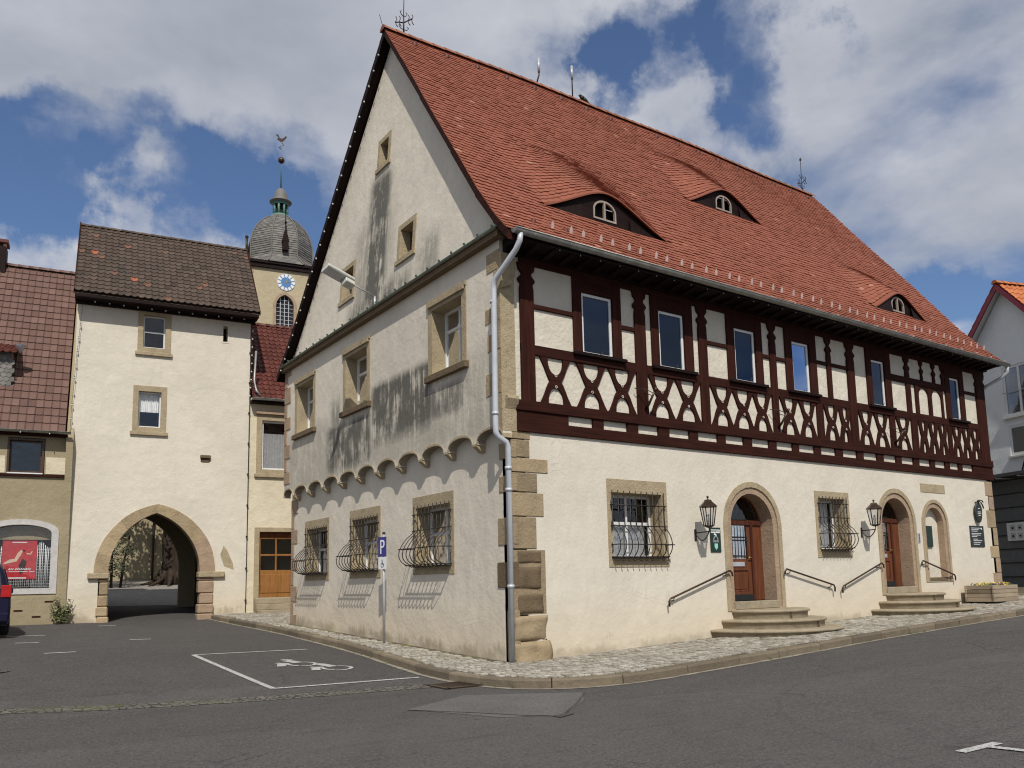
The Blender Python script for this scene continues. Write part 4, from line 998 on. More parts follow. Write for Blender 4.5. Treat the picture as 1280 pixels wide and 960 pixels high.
for side, x0, x1 in ((0, .96, 1.26), (1, 4.02, 4.5)):
    z = .0
    for k, h in enumerate((.62, .32, .36, .42, .42)):
        z1 = min(1.82, z+h); j = random.uniform(-.05, .05)
        m = MB(); m.box(FT, x0+j+(-.05 if k < 2 else 0), x1+(j if side == 0 and k < 2 else 0), z, z1-.01, -.55, .05+(.08 if k < 2 else 0), random.random()); m.build('jamb_stone', M['stone_red'] if side else M['stone_q'], G, bev=.035); z = z1
for (o, inn, tr) in (((1.85, 2.9, 9.44, 11.06), (2.02, 2.72, 9.66, 10.8), (.5,)), ((1.78, 2.83, 6.68, 8.32), (1.95, 2.66, 6.9, 8.13), ())):
    sfr(FT, o, inn, G, 'stone', -.1, .03, .05, win=dict(fw=.05, trans=tr, curtain=None if tr else (.45, 1)))
m = MB(); m.prism(FT, rect(4.57, 4.83, 10.1, 10.78), -.4, .01, [rect(4.62, 4.78, 10.15, 10.73)]); m.build('slit_window', M['tower_pl'], G)
m = MB(); m.box(FT, 4.6, 4.8, 10.1, 10.76, -.5, -.42); m.box(FT, 3.95, 4.3, 5.77, 6.04, -.6, -.5); m.build('slit_recess', M['dark'], G)
m = MB(); m.box(FT, 3.96, 4.3, 5.92, 6.03, -.2, .1); m.box(FT, 4.0, 4.26, 5.79, 5.9, -.2, .03); m.build('corbel_stone', M['stone_dark'], G, bev=.015)
# roof
tiled(FT, -.1, 5.78, (.6, 11.2), (-2.75, 14.78), .21, .27, 'roof', M['pantile'], G, amp=.022)
m = MB(); m.face([FT.p(-.1, 14.78, -2.75), FT.p(5.78, 14.78, -2.75), FT.p(5.78, 11.2, -5.9), FT.p(-.1, 11.2, -5.9)]); m.face([FT.p(-.1, 14.72, -2.75), FT.p(5.78, 14.72, -2.75), FT.p(5.78, 11.12, .57), FT.p(-.1, 11.12, .57)]); m.build('rear_slope', M['pantile'], G)
ridgecaps(FT, -.1, 5.78, -2.75, 14.8, G, 'pantile', .1)
m = MB(); m.box(FT, -.08, 5.76, 11.02, 11.12, -.05, .56); m.box(FT, -.05, 5.7, 10.92, 11.02, -.05, .12); m.build('eave_boards', M['eave'], G)
for u in (-.12, 5.76):
    m = MB(); m.add([FT.p(u+a, v, d) for a in (0, .04) for d, v in ((.6, 11.08), (-2.75, 14.72), (-2.75, 14.9), (.6, 11.24))], [(0, 1, 2, 3), (4, 5, 6, 7), (0, 1, 5, 4), (2, 3, 7, 6)]); m.build('verge_board', M['timber'], G)
m = MB(); m.tube([FT.p(5.58, 11.2, .06), FT.p(5.56, .6, .06)], .012, 5)
for i in range(9): m.box(FT, 5.53, 5.59, 1+i*1.1, 1.05+i*1.1, 0, .08)
m.build('lightning_cable', M['iron'], G)
m = MB(); pts = [FT.p(u, v, .004) for u, v in ((4.83, 2.2), (5.15, 2.08), (5.12, 2.3), (4.92, 2.75), (4.8, 2.9), (4.7, 2.6))]; m.face(pts); m.build('bare_patch', M['stone'], G)
string_lights([FT.p(.15, 10.9, .1), FT.p(.05, 9.2, .1), FT.p(-.02, 7.6, .12), FT.p(-.06, 5.9, .1)], 11, 'string of bulbs hanging down the left edge of the cream gate tower', FT.p(.1, 6, .1), r=.032)
string_lights([FT.p(.3, 11.0, .3), FT.p(2.5, 10.95, .34), FT.p(5.5, 11.0, .32)], 12, 'string of bulbs under the eave of the gate tower', FT.p(1, 11, .3), r=.03)
string_lights([FT.p(5.62, 10.8, .12), FT.p(5.6, 9.0, .12), FT.p(5.55, 8.1, .14)], 9, 'short string of bulbs above the small red roof at the tower edge', FT.p(5.6, 8.1, .1), r=.032)

# ================================================================== LEFT SHOP HOUSE
L = thing('shop_house', FT.p(-4, .4), 'low tan shop house with mauve tiled roof and arched display window', 'house')
m = MB(); sh = arch(-2.28, -.22, 1.39, 3.35, n=12, rise=.38)
m.prism(FT, rect(-8.5, -.12, 1.3, 6.6), -.35, .05, [sh, rect(-1.76, -.72, 5.14, 6.32), rect(-4.3, -3.3, 5.14, 6.32), rect(-7.1, -6.1, 5.14, 6.32), rect(-7.0, -5.2, 1.6, 3.3), rect(-4.2, -3.1, 1.32, 3.4)]); m.build('wall', M['tan_pl'], L)
m = MB(); m.box(FT, -8.5, -.12, -.4, 1.3, -.35, .07); m.build('brick_base', M['tan_pl'], L)
for u, v in ((-.52, 1.12), (-1.35, .86), (-.85, .66), (-2.2, .95)): mm = MB(); mm.box(FT, u, u+.24, v, v+.05, .06, .078); mm.build('dark_brick', M['timber'], L)
m = MB(); m.box(FT, -8.5, -.1, 5.08, 5.16, 0, .12); m.build('ledge', M['timber'], L)
for a, b in ((-.68, -.13), (-2.6, -1.8)): m = MB(); m.box(FT, a, b, 5.18, 5.72, .03, .062); m.build('wall_panel', M['yel_pl'], L)
m = MB(); m.prism(FT, sh, -.2, .08, [arch(-2.08, -.42, 1.57, 3.3, n=12, rise=.26)]); sw = m.build('shop_window', flat('pale stone frame', (.52, .5, .47), .8), L)
m = MB(); m.face([FT.p(u, v, -.15) for u, v in arch(-2.1, -.4, 1.55, 3.28, n=12, rise=.28)]); m.build('pane', M['glass'], sw)
m = MB(); m.box(FT, -2.2, -.35, 3.1, 3.6, -.24, -.2); m.build('fascia', M['tan_pl'], sw)
cur = MB()
for i in range(34):
    u = -2.1+i*.052; cur.tube([FT.p(u+.01*sin(i), 1.6, -.28), FT.p(u+.02*sin(i*2), 2.4, -.27), FT.p(u, 3.1-.25*abs(sin(i*.35)), -.28)], .013, 4)
for j in range(14): cur.tube([FT.p(-2.1, 1.62+j*.09, -.28), FT.p(-.42, 1.62+j*.09, -.28)], .006, 4)
cur.build('curtain', M['curtain'], sw)
m = MB(); m.box(FT, -2.3, -.2, 1.3, 3.8, -.6, -.5); m.build('room_dark_panel', M['dark'], sw); m = MB(); m.box(FT, -4.6, -.3, 5.0, 6.5, -.8, -.7); m.build('room_dark_panel', M['dark'], L)  # near-black panels stand in for the darkness of the unlit rooms
po = thing('poster', FT.p(-1.27, 1.83, -.2), 'red poster with a reclining pale figure hanging in the shop window', 'poster')
boxp('sheet', M['red'], po, FT, -1.76, -.82, 1.86, 3.12, -.24, -.23)
F2 = FT.at(0, 0, -.228)
m = MB(); m.prism(F2, [(-1.72, 2.36), (-1.55, 2.48), (-1.42, 2.5), (-1.33, 2.7), (-1.25, 2.78), (-1.2, 2.74), (-1.26, 2.6), (-1.36, 2.42), (-1.5, 2.38), (-1.72, 2.33)], 0, .003); m.lathe(F2.p(-1.18, 2.78), [(.001, 0), (.05, 0)], 8); m.prism(F2, [(-1.1, 2.68), (-1.0, 2.66), (-.96, 2.74), (-.93, 2.73), (-.98, 2.63), (-1.1, 2.64)], 0, .003)
m.build('figure_print', M['skin'], po)
m = MB(); m.prism(F2, [(-1.3, 2.3), (-1.2, 2.5), (-1.08, 2.42), (-1.15, 2.1), (-1.25, 2.02)], 0, .002); m.build('shadow_print', M['timber'], po)
m = MB(); m.box(F2, -1.5, -1.1, 3.0, 3.03, 0, .003); m.box(F2, -1.55, -1.05, 2.09, 2.11, 0, .003); m.box(F2, -1.0, -.86, 2.09, 2.11, 0, .003); m.box(F2, -1.56, -1.08, 1.88, 1.92, 0, .003); m.box(F2, -1.72, -1.62, 2.1, 2.12, 0, .003); m.build('small_print', M['signwhite'], po)
m = MB(); u = -1.58
for w_ in (.05, .035, .04, 0, .05, .04, .035, .045, .04, .03, .05, .035, .04):
    if w_: m.prism(F2, [(u, 2.15), (u+w_*.8, 2.15), (u+w_*.8+.025, 2.15+random.choice([.05, .05, .075])), (u+.025, 2.2)], .002, .004)
    u += (w_ or .02)+.008
m.build('lettering', M['signwhite'], po)
m = MB(); m.box(FT, -8.3, -2.9, .3, 6.5, -.8, -.7); m.build('room_dark_panel', M['dark'], L)  # black panel behind the openings, room shade put into its colour
sfr(FT, (-7.0, -5.2, 1.6, 3.3), (-6.85, -5.35, 1.75, 3.15), L, 'stone', -.1, .07, .03, win=dict(fw=.06, mull=1, curtain=(0, 1)))
m = MB(); m.prism(FT, rect(-4.2, -3.1, 1.3, 3.4), -.2, .07, [rect(-4.08, -3.22, 1.3, 3.28)]); q_ = m.build('door_surround', M['stone'], L)
m = MB(); m.prism(FT, rect(-4.08, -3.22, .5, 3.28), -.16, -.1, [rect(-3.95, -3.35, 2.1, 3.1)]); q2_ = m.build('door', M['doordark'], q_)
m = MB(); m.face([FT.p(u, v, -.13) for u, v in rect(-3.97, -3.33, 2.08, 3.12)]); m.build('pane', M['glass'], q2_)
m = MB(); m.box(FT, -4.3, -3.0, .4, 1.3, .0, .35); m.box(FT, -4.3, -3.0, .3, .95, .35, .65); m.build('step', M['stone_step'], L, bev=.015)
for a in (-1.76, -4.3, -7.1):
    sfr(FT, (a, a+1.02, 5.14, 6.3), (a+.06, a+.96, 5.22, 6.24), L, 'brownframe', -.08, .06, .0, name='window_surround', win=dict(fw=.05, mat='brownframe'))
    m = MB(); m.box(FT, a+.02, a+1.0, 5.13, 5.2, 0, .1); m.build('sill', M['white'], L)
tiled(FT, -8.6, -.17, (.38, 6.5), (-4.6, 13.5), .225, .36, 'roof', M['mauve'], L, amp=.03, kind='flat', t=.035)
m = MB(); m.face([FT.p(-8.6, 13.4, -4.6), FT.p(-.17, 13.4, -4.6), FT.p(-.17, 6.4, -9.5), FT.p(-8.6, 6.4, -9.5)]); m.build('rear_slope', M['mauve'], L)
m = MB(); m.prism(FTs.at(0, 0, .18), [(-.3, 6.3), (4.6, 13.3), (9.4, 6.4), (9.4, 0), (0, 0)], -.25, -.05); m.build('wall', M['tan_pl'], L)
ridgecaps(FT, -8.6, -.17, -4.6, 13.55, L, 'mauve', .12)
m = MB(); m.box(FT, -8.5, -.1, 6.38, 6.47, -.05, .32); m.build('eave_boards', M['timber'], L)
L_g = halfpipe(FT.p(-8.6, 6.5, .44), FT.p(-.0, 6.5, .44), .07).build('gutter', M['gutter'], L)
for i in range(6): mm = MB(); mm.tube([FT.p(-.6-i*.8, 6.5, .36), FT.p(-.6-i*.8, 6.4, .5), FT.p(-.6-i*.8, 6.42, .53)], .015, 5); mm.build('gutter_hook', M['white'], L_g)
# dormer with slate-hung cheek
m = MB(); m.box(FT, -3.3, -1.85, 7.6, 9.3, -2.2, -.75); dm = m.build('dormer', M['slate'], L)
m = MB()
for j in range(9):
    for i in range(3):
        u = -2.28+i*.15+(j % 2)*.075; v = 7.9+j*.14; m.face([FT.p(u, v, -.735+.005*(j % 3)), FT.p(u+.075, v-.06, -.73), FT.p(u+.15, v, -.735), FT.p(u+.15, v+.12, -.745), FT.p(u, v+.12, -.745)], random.random())
m.build('slate_cladding', M['slate'], dm)
casement(FT.at(0, 0, -.72), -3.1, -2.22, 8.1, 9.1, .04, dm)
tiled(FT, -3.45, -1.68, (-.5, 9.2), (-2.4, 10.0), .2, .3, 'dormer_roof', M['redtile'], dm, amp=.02)
m = MB(); m.face([FT.p(-3.4, 9.2, -.55), FT.p(-1.7, 9.2, -.55), FT.p(-1.7, 9.9, -2.4), FT.p(-3.4, 9.9, -2.4)]); m.build('soffit', M['timber'], dm)
m = MB(); m.box(FT, -3.4, -1.75, 7.62, 7.75, -.9, -.6); m.build('apron', M['orangetile'], dm)
m = MB(); m.lathe(FT.p(-1.62, 9.35, -.7), [(.18, .16), (.17, .14), (.02, -.1), (.001, -.1)], 8); m.build('hopper', M['zinc'], dm)
m = MB(); m.box(FT, -3.1, -2.52, 13.0, 14.15, -4.9, -4.3); ch = m.build('chimney', M['eave'], L, bev=.01)
m = MB(); m.box(FT, -3.15, -2.47, 14.28, 14.4, -4.95, -4.25); m.box(FT, -3.1, -3.0, 14.1, 14.3, -4.9, -4.8); m.box(FT, -2.62, -2.52, 14.1, 14.3, -4.4, -4.3); m.box(FT, -2.85, -2.75, 14.1, 14.3, -4.6, -4.5); m.build('cap', M['redtile'], ch)

# ================================================================== SMALL HOUSE RIGHT OF THE TOWER
R = thing('yellow_house', FT.p(7.5, .5), 'narrow pale yellow house with dark red roof and glazed oak door behind the gabled house', 'house')
m = MB(); m.prism(FT, rect(5.58, 11, -.3, 8.2), -.35, -.02, [rect(5.85, 7.35, 5.42, 7.6), rect(5.86, 7.4, 1.05, 3.5)]); m.build('wall', M['yel_pl'], R)
sfr(FT, (5.84, 7.36, 5.4, 7.62), (6.02, 7.18, 5.62, 7.4), R, 'stone', -.08, .03, .04, win=dict(fw=.07, curtain=(0, .75)))
m = MB(); m.box(FT, 5.8, 7.4, 7.62, 7.72, -.05, .12); m.build('hood', M['stone_red'], R)
m = MB(); m.prism(FT, rect(5.83, 7.42, .6, 3.55), -.3, .02, [rect(6.0, 7.25, 1.1, 3.4)]); ds = m.build('door_surround', M['stone'], R)
m = MB(); m.prism(FT, rect(6.0, 7.25, 1.1, 3.4), -.22, -.16, [rect(6.08, 6.58, 2.05, 2.55), rect(6.64, 7.15, 2.05, 2.55), rect(6.08, 6.58, 2.62, 3.15), rect(6.64, 7.15, 2.62, 3.15)]); dd = m.build('door', M['oak'], ds, bev=.008)
m = MB(); m.face([FT.p(u, v, -.2) for u, v in rect(6.05, 7.2, 2.0, 3.2)]); m.build('pane', M['glass'], dd)
m = MB(); m.box(FT, 5.6, 8.4, .9, 8.0, -.9, -.8); m.build('room_dark_panel', M['dark'], R)  # added black panel, stands in for the dark inside the house
m = MB(); m.box(FT, 6.08, 7.15, 1.25, 1.9, -.17, -.14); m.build('door_panel', M['oak'], dd, bev=.01)
m = MB(); m.box(FT, 6.02, 7.23, 3.2, 3.38, -.18, -.14); m.build('transom', M['door'], dd)
for k, (w, z0, z1) in enumerate(((.35, .88, 1.08), (.6, .68, .88), (.85, .45, .68))):
    m = MB(); m.box(FT, 5.84, 8.2, z0, z1, -.2, w); m.build('step', M['stone_step'], R, bev=.015)
tiled(FT, 5.66, 11, (.3, 8.15), (-3.4, 12.0), .2, .3, 'roof', M['redtile'], R, amp=.03)
m = MB(); m.face([FT.p(5.66, 12, -3.4), FT.p(11, 12, -3.4), FT.p(11, 8, -7), FT.p(5.66, 8, -7)]); m.face([FT.p(5.66, 11.93, -3.4), FT.p(11, 11.93, -3.4), FT.p(11, 8.07, .28), FT.p(5.66, 8.07, .28)]); m.build('rear_slope', M['redtile'], R)
ridgecaps(FT, 5.66, 11, -3.4, 12.0, R, 'redtile')
halfpipe(FT.p(5.6, 8.12, .38), FT.p(11, 8.12, .38), .07).build('gutter', M['gutter'], R)
m = MB(); m.box(FT, 5.6, 11, 7.98, 8.08, -.05, .3); m.build('eave_boards', M['eave'], R)
m = MB(); m.tube([FT.p(5.75, 9.9, .1), FT.p(5.7, 8.8, .12), FT.p(5.75, 8.4, .3), FT.p(5.9, 8.2, .36)], .04, 8); m.build('downpipe', M['gutter'], R)

# ================================================================== CHURCH TOWER
CA = radians(-10); FC = Fr((11.6, 45.76, 0), (cos(CA), sin(CA), 0), (sin(CA), -cos(CA), 0))
K = thing('church_tower', FC.p(0, 2, -2.8), 'yellow church tower with slate onion dome, blue clock face and golden weathercock', 'church')
m = MB(); m.prism(FC, rect(-2.75, 2.75, 0, 25), -.4, 0, [pointed(-.0, .68, 22.1, .9, 19.9)]); m.build('wall', M['church_pl'], K)
for s in (-1, 1): mm = MB(); mm.box(FC, s*2.75-(.3 if s > 0 else 0), s*2.75+(0 if s > 0 else .3), 0, 25, -5.5, -.4); mm.build('wall', M['church_pl'], K)
mm = MB(); mm.box(FC, -2.75, 2.75, 0, 25, -5.5, -5.3); mm.build('wall', M['church_pl'], K)
for k in range(12):
    w = .5 if k % 2 else .3
    for s in (-1, 1): mm = MB(); a = -2.77 if s < 0 else 2.77-w; mm.box(FC, a, a+w, 18+k*.58, 18.56+k*.58, -.2, .02, random.random()); mm.build('quoin', M['stone_red'], K)
m = MB(); m.prism(FC, pointed(0, .86, 22.05, 1.15, 19.7), -.3, .03, [pointed(0, .64, 22.1, .86, 19.95)]); wn = m.build('window_surround', M['stone_red'], K)
m = MB(); m.prism(FC, pointed(0, .66, 22.1, .88, 19.9), -.3, -.26, back=False); m.build('pane', M['dark'], wn)
m = MB()
for u in (-.3, 0, .3): m.box(FC, u-.025, u+.025, 19.9, 22.9, -.26, -.22)
for v in [20.2+.3*i for i in range(9)]: m.box(FC, -.62, .62, v-.015, v+.015, -.26, -.23)
m.build('glazing_bars', M['zinc'], wn)
cf = MB(); cc = FC.p(.05, 23.92, 0)
def disc(F, u, v, r, d0, d1, n=32): mm = MB(); mm.prism(F, [(u+r*cos(2*pi*i/n), v+r*sin(2*pi*i/n)) for i in range(n)], d0, d1); return mm
ck = disc(FC, .05, 23.92, .64, 0, .05).build('clock_face', M['signwhite'], K)
disc(FC, .05, 23.92, .38, .05, .07).build('clock_centre', M['clockblue'], ck)
for i in range(12):
    m = MB(); a = 2*pi*i/12+pi/12; mm2 = [(.05+r*cos(a+e), 23.92+r*sin(a+e)) for r, e in ((.4, -.07), (.63, -.05), (.63, .05), (.4, .07))]; m.prism(FC, mm2, .05, .065); m.build('hour_gap', M['clockblue'], ck)

m = MB(); m.prism(FC, [(.03, 23.9), (.42, 24.06), (.44, 24.02), (.07, 23.86)], .07, .09); m.prism(FC, [(.02, 23.92), (.18, 24.3), (.22, 24.28), (.08, 23.9)], .07, .09); m.build('clock_hands', M['gold'], ck)
cx, cy = FC.p(0, 0, -2.75).x, FC.p(0, 0, -2.75).y
m = MB(); m.box(FC, -2.95, 2.95, 24.85, 25.15, -5.7, .2); m.box(FC, -3.05, 3.05, 25.15, 25.35, -5.8, .3); m.build('cornice', M['eave'], K)
# roof: square skirt blending into an eight-sided bell dome
def oct_ring(r, z, sq=0, n=8):
    R_ = []
    for i in range(n):
        a = 2*pi*(i+.5)/n
        x, y = cos(a)*r, sin(a)*r
        if sq > 0:
            k = 1/max(abs(cos(a)), abs(sin(a))); kk = 1+(k-1)*sq
            x *= kk; y *= kk
        R_.append(FC.p(x, z, -2.75+y))
    return R_
prof_d = [(3.08, 25.35, 1), (2.9, 25.55, .7), (2.55, 26.0, .3), (2.42, 26.3, 0), (2.46, 27.0, 0), (2.42, 27.7, 0), (2.2, 28.5, 0), (1.85, 29.1, 0), (1.4, 29.6, 0), (.95, 29.95, 0), (.75, 30.15, 0)]
fine = []
for (a, b) in zip(prof_d, prof_d[1:]):
    n = max(1, int(abs(b[1]-a[1])/.17)+int(abs(b[0]-a[0])/.3)); 
    for i in range(n): t = i/n; fine.append((a[0]+(b[0]-a[0])*t, a[1]+(b[1]-a[1])*t, a[2]+(b[2]-a[2])*t))
m = MB()
for a, b in zip(fine, fine[1:]+[prof_d[-1]]):
    A = oct_ring(a[0]+.045, a[1]-.02, a[2]); B = oct_ring(b[0], b[1], b[2])
    for i in range(8):
        j = (i+1) % 8
        for q in range(5):
            m.face([A[i].lerp(A[j], q/5), A[i].lerp(A[j], (q+1)/5), B[i].lerp(B[j], (q+1)/5), B[i].lerp(B[j], q/5)], random.random())
dome = m.build('dome', M['slate'], K)
for i in range(8):
    m = MB(); m.tube([oct_ring(a[0]+.06, a[1], a[2])[i] for a in fine], .05, 5); m.build('hip_roll', M['slate'], dome)
m = MB(); m.box(FC, -.2, .2, 26.5, 27.2, -1.2, -.1); m.prism(FC, [(-.26, 27.2), (.26, 27.2), (.02, 28.2), (-.02, 28.2)], -1.2, -.08); m.tube([FC.p(0, 28.0, -.2), FC.p(0, 29.4, -.25)], .04, 5); m.ball(FC.p(0, 28.7, -.22), .1, 6); m.build('dome_hatch', M['eave'], dome)
m = MB(); m.tube([FC.p(-2.7, 26.2, -.9), FC.p(-2.7, 27.3, -.9)], .09, 8); m.ball(FC.p(-2.7, 27.4, -.9), .14, 8); m.build('finial', M['iron'], K)
m = MB(); base = Vector((cx, cy, 0))
for i in range(8):
    a = 2*pi*i/8+.2; m.tube([base+Vector((.52*cos(a), .52*sin(a), 30.2)), base+Vector((.52*cos(a), .52*sin(a), 31.35))], .09, 6)
m.lathe(base+Z*30.1, [(.78, 0), (.72, .12), (.6, .2), (.001, .2)], 16); m.lathe(base+Z*31.1, [(.6, .0), (.62, .2), (.45, .22)], 16)
ln = m.build('lantern', M['verdigris'], K)
m = MB(); m.lathe(base+Z*31.35, [(.5, -.1), (.85, 0), (.86, .08), (.55, .16), (.52, .4), (.46, .75), (.3, 1.05), (.1, 1.2), (.001, 1.22)], 16); m.build('lantern_cap', M['slate'], ln)
m = MB(); m.lathe(base+Z*30.3, [(.3, 0), (.3, 1.0)], 8); m.build('lantern_core', M['dark'], ln)
m = MB(); m.tube([base+Z*32.5, base+Z*36.3], .06, 6, r2=.03); sp_ = m.build('spire_rod', M['verdigris'], K)
m = MB(); m.ball(base+Z*34.9, .26, 12); m.build('gilded_ball', M['bronze'], sp_)
m = MB(); FW = Fr(base, FC.U, FC.N); m.prism(FW, [(-.35, 36.6), (-.1, 36.45), (.12, 36.5), (.3, 36.75), (.42, 36.95), (.3, 37.0), (.2, 36.85), (.0, 36.7), (-.15, 36.75), (-.3, 37.05), (-.45, 36.95), (-.25, 36.8)], -.02, .02); m.tube([FW.p(0, 35.8), FW.p(-.18, 35.95), FW.p(0, 36.1), FW.p(.18, 36.2), FW.p(0, 36.4)], .03, 5); m.build('weathercock', M['bronze'], sp_)
# nave roof behind the small house
m = MB(); m.box(FC, -1.9, -1.2, 20.0-.9, 20.0-.25, .05, .2); m.build('louvre_box', M['verdigris'], K)

# ================================================================== MODERN HOUSE AT THE RIGHT
MA = radians(72); MN = Vector((-sin(MA), cos(MA), 0)); FM = Fr((23.6, 2.3, 0), (cos(MA), sin(MA), 0), MN)
N_ = thing('modern_house', (23.6, 2.3, .9), 'pale grey rendered modern house with orange tiled roof and white framed windows', 'house')
m = MB(); m.prism(FM, [(-5.4, 4.9), (3.6, 4.9), (3.6, 6.6), (-.82, 11.85), (-5.4, 6.6)], -.3, 0, [rect(-2.4, -.4, 7.08, 8.92), rect(-1.8, -.46, 5.64, 6.72)]); m.build('wall', M['grey_pl'], N_)
FM2 = Fr(FM.p(-5.4, 0, 0), -FM.N, -FM.U); m = MB(); m.prism(FM2, rect(0, 9, .4, 6.6), -.3, 0, [rect(1.5, 3.2, 5, 6.6), rect(5, 6.7, 5, 6.6)]); m.build('wall', M['grey_pl'], N_)
for a in (1.5, 5.0): casement(FM2, a, a+1.7, 5, 6.6, -.05, N_, 1)
casement(FM, -2.4, -.4, 7.08, 8.92, -.02, N_, 2, (), .09, pane='glass_dark'); casement(FM, -1.8, -.46, 5.64, 6.72, -.02, N_, 1, (), .09, pane='glass_dark')
for (a, b, z) in ((-2.7, -.34, 6.98), (-2.0, -.42, 5.54)): m = MB(); m.box(FM, a, b, z, z+.06, -.05, .12); m.build('sill', M['concrete'], N_)
m = MB(); m.tube([FM.p(-2.7, 7.95, .08), FM.p(-.4, 7.95, .08)], .015, 5); m.build('window_rail', M['zinc'], N_)
m = MB(); m.prism(FM, rect(-5.4, 3.6, .3, 4.9), -.35, -.04); m.build('ground_floor_wall', M['doordark'] if False else flat('dark grey cladding', (.13, .135, .14), .7), N_)
m = MB()
for k in range(8): m.box(FM, -5.4, 3.6, 1.25+k*.5, 1.27+k*.5, -.04, .0)
m.build('cladding_joint', M['dark'], N_)
m = MB(); m.prism(Fr(FM.p(-5.6, 0, 0), FM.N, FM.U), [(0, 4.85), (.9, 4.8), (.9, 4.92), (0, 5.0)], 0, 9); m.build('canopy', flat('dark canopy', (.05, .05, .055), .5), N_)
for i in range(10): mm = MB(); mm.tube([FM.p(-5+i*.9, 4.8, 0), FM.p(-5+i*.9, 4.78, .85)], .03, 5); mm.build('canopy_bracket', M['zinc'], N_)
orot = [((-5.7), 6.45), (-.82, 12.02), (4.06, 6.45)]
for (a, za), (b, zb_) in ((orot[0], orot[1]), (orot[2], orot[1])):
    # slope as tiled surface: frame whose U runs back along the ridge
    Fx = Fr(FM.p(-.82, 0, .35), -FM.N, -FM.U if a < -1.1 else FM.U)
    tiled(Fx, 0, 9.8, (4.88, 6.43), (0, 12.02), .24, .36, 'roof', M['orangetile'], N_, amp=.03)
    mm = MB(); mm.add([FM.p(a, za-.02, d) for d in (.36, .3)]+[FM.p(b, zb_-.02, d) for d in (.36, .3)]+[FM.p(a, za-.25, d) for d in (.36, .3)]+[FM.p(b, zb_-.25, d) for d in (.36, .3)], [(0, 2, 6, 4), (1, 3, 7, 5), (4, 6, 7, 5), (0, 2, 3, 1)]); mm.build('verge_board', flat('wine red verge', (.2, .02, .04), .5), N_)
    mm = MB(); mm.face([FM.p(a, za-.06, .3), FM.p(b, zb_-.06, .3), FM.p(b, zb_-.06, -9), FM.p(a, za-.06, -9)]); mm.build('roof_underside', M['white'], N_)
Fx = Fr(FM.p(-.82, 0, .4), -FM.N, -FM.U); ridgecaps(Fx, 0, 9.8, 0, 12.06, N_, 'orangetile')
m = MB(); m.box(FM, -1.95, -1.7, 9.75, 10.05, 0, .01); 
for i in range(3): m.box(FM, -.9+i*.07*0-.1*i, -.85-.1*i, 9.7+.04*i, 9.95, 0, .008)
text_mesh('Fl', .62, Fr(FM.p(-.78, 5.0, .02), -FM.U, FM.N), 0, 0, 0, 'wall_script', M['dark'], N_, shear=.4)
nb = thing('notice_sign', FM.p(-1.2, 2.4, .05), 'white notice board with eight small pictures on the grey house wall', 'sign')
boxp('board', M['signwhite'], nb, FM, -2.0, -.02, 2.55, 3.2, .0, .05)
m = MB()
for i in range(6):
    for j in range(2): m.box(FM, -1.88+i*.3, -1.66+i*.3, 2.61+j*.29, 2.83+j*.29, .05, .055)
m.build('picture', M['zinc'], nb)
m = MB()
for i in range(6):
    for j in range(2): m.box(FM, -1.81+i*.3, -1.73+i*.3, 2.68+j*.29, 2.75+j*.29, .055, .06)
m.build('pictogram', M['dark'], nb)
# ================================================================== GROUND
def sp(t): return (t+sqrt(t*t+1))/2
def road(x, y):
    x = min(x, 60); y = min(y, 60)
    return -.185+.038*sp(x)+.035*sp(y)+.045*max(0, (sp(y-18.5)-.02))*(1 if y < 200 else 1)
xs = sorted(set([-400, -250, -150, -90, -60]+[-40+i*1.5 for i in range(14)]+[-20+i*.5 for i in range(121)]+[42, 46, 52, 60, 80, 120, 200, 400]))
ys = sorted(set([-400, -200, -120, -70, -50, -35, -28]+[-22+i*.5 for i in range(140)]+[50, 55, 60, 80, 120, 200, 400]))
m = MB(); m.v = [Vector((x, y, road(x, y))) for y in ys for x in xs]; n = len(xs)
m.f = [(j*n+i, j*n+i+1, (j+1)*n+i+1, (j+1)*n+i) for j in range(len(ys)-1) for i in range(n-1)]; m.t = [.5]*len(m.f); m.sm = [True]*len(m.f)
a = Mat('asphalt'); a.rough(.88); a.b.inputs['Specular IOR Level'].default_value = .25
x, y, z = a.xyz()
big = a.noise(.22, 4, .6); med = a.noise(1.6, 5, .65); gr = a.noise(55, 3, .75); vs = a.vor(95)
base = a.ramp(a.math('ADD', a.math('MULTIPLY', big, .55), a.math('MULTIPLY', med, .45)), [(.35, (.080, .073, .068)), (.62, (.116, .107, .100))])
# newer dark lane, older grey lane, tyre-polished arc
d = a.math('ADD', a.math('MULTIPLY', x, .2), y)
lane = a.math('MULTIPLY', a.sm(a.math('ADD', d, a.math('MULTIPLY', med, .5)), -1.75, -1.95), .28)
k = a.mix(lane, base, (.13, .121, .113)); d2 = a.math('ADD', d, a.math('MULTIPLY', a.noise(.5, 3), 1.2)); k = a.mix(a.math('MULTIPLY', a.math('MULTIPLY', a.sm(d2, -1.1, -1.25), a.sm(d2, -3.6, -3.4)), .35), k, (.07, .064, .06))
lot = a.math('MULTIPLY', a.sm(d, 0, .3), .35); k = a.mix(lot, k, (.060, .056, .055))
rr = a.math('SQRT', a.math('ADD', a.math('POWER', a.math('SUBTRACT', x, 3.2), 2), a.math('POWER', a.math('ADD', y, 9.5), 2)))
for r0, wd, am in ((5.0, .05, .28), (6.3, .25, .16), (3.9, .3, .14), (9.5, .2, .14), (10.9, .2, .12)):
    ring = a.sm(a.math('ABSOLUTE', a.math('SUBTRACT', rr, r0)), wd, wd*.3); k = a.mix(a.math('MULTIPLY', ring, am), k, (.06, .056, .055))
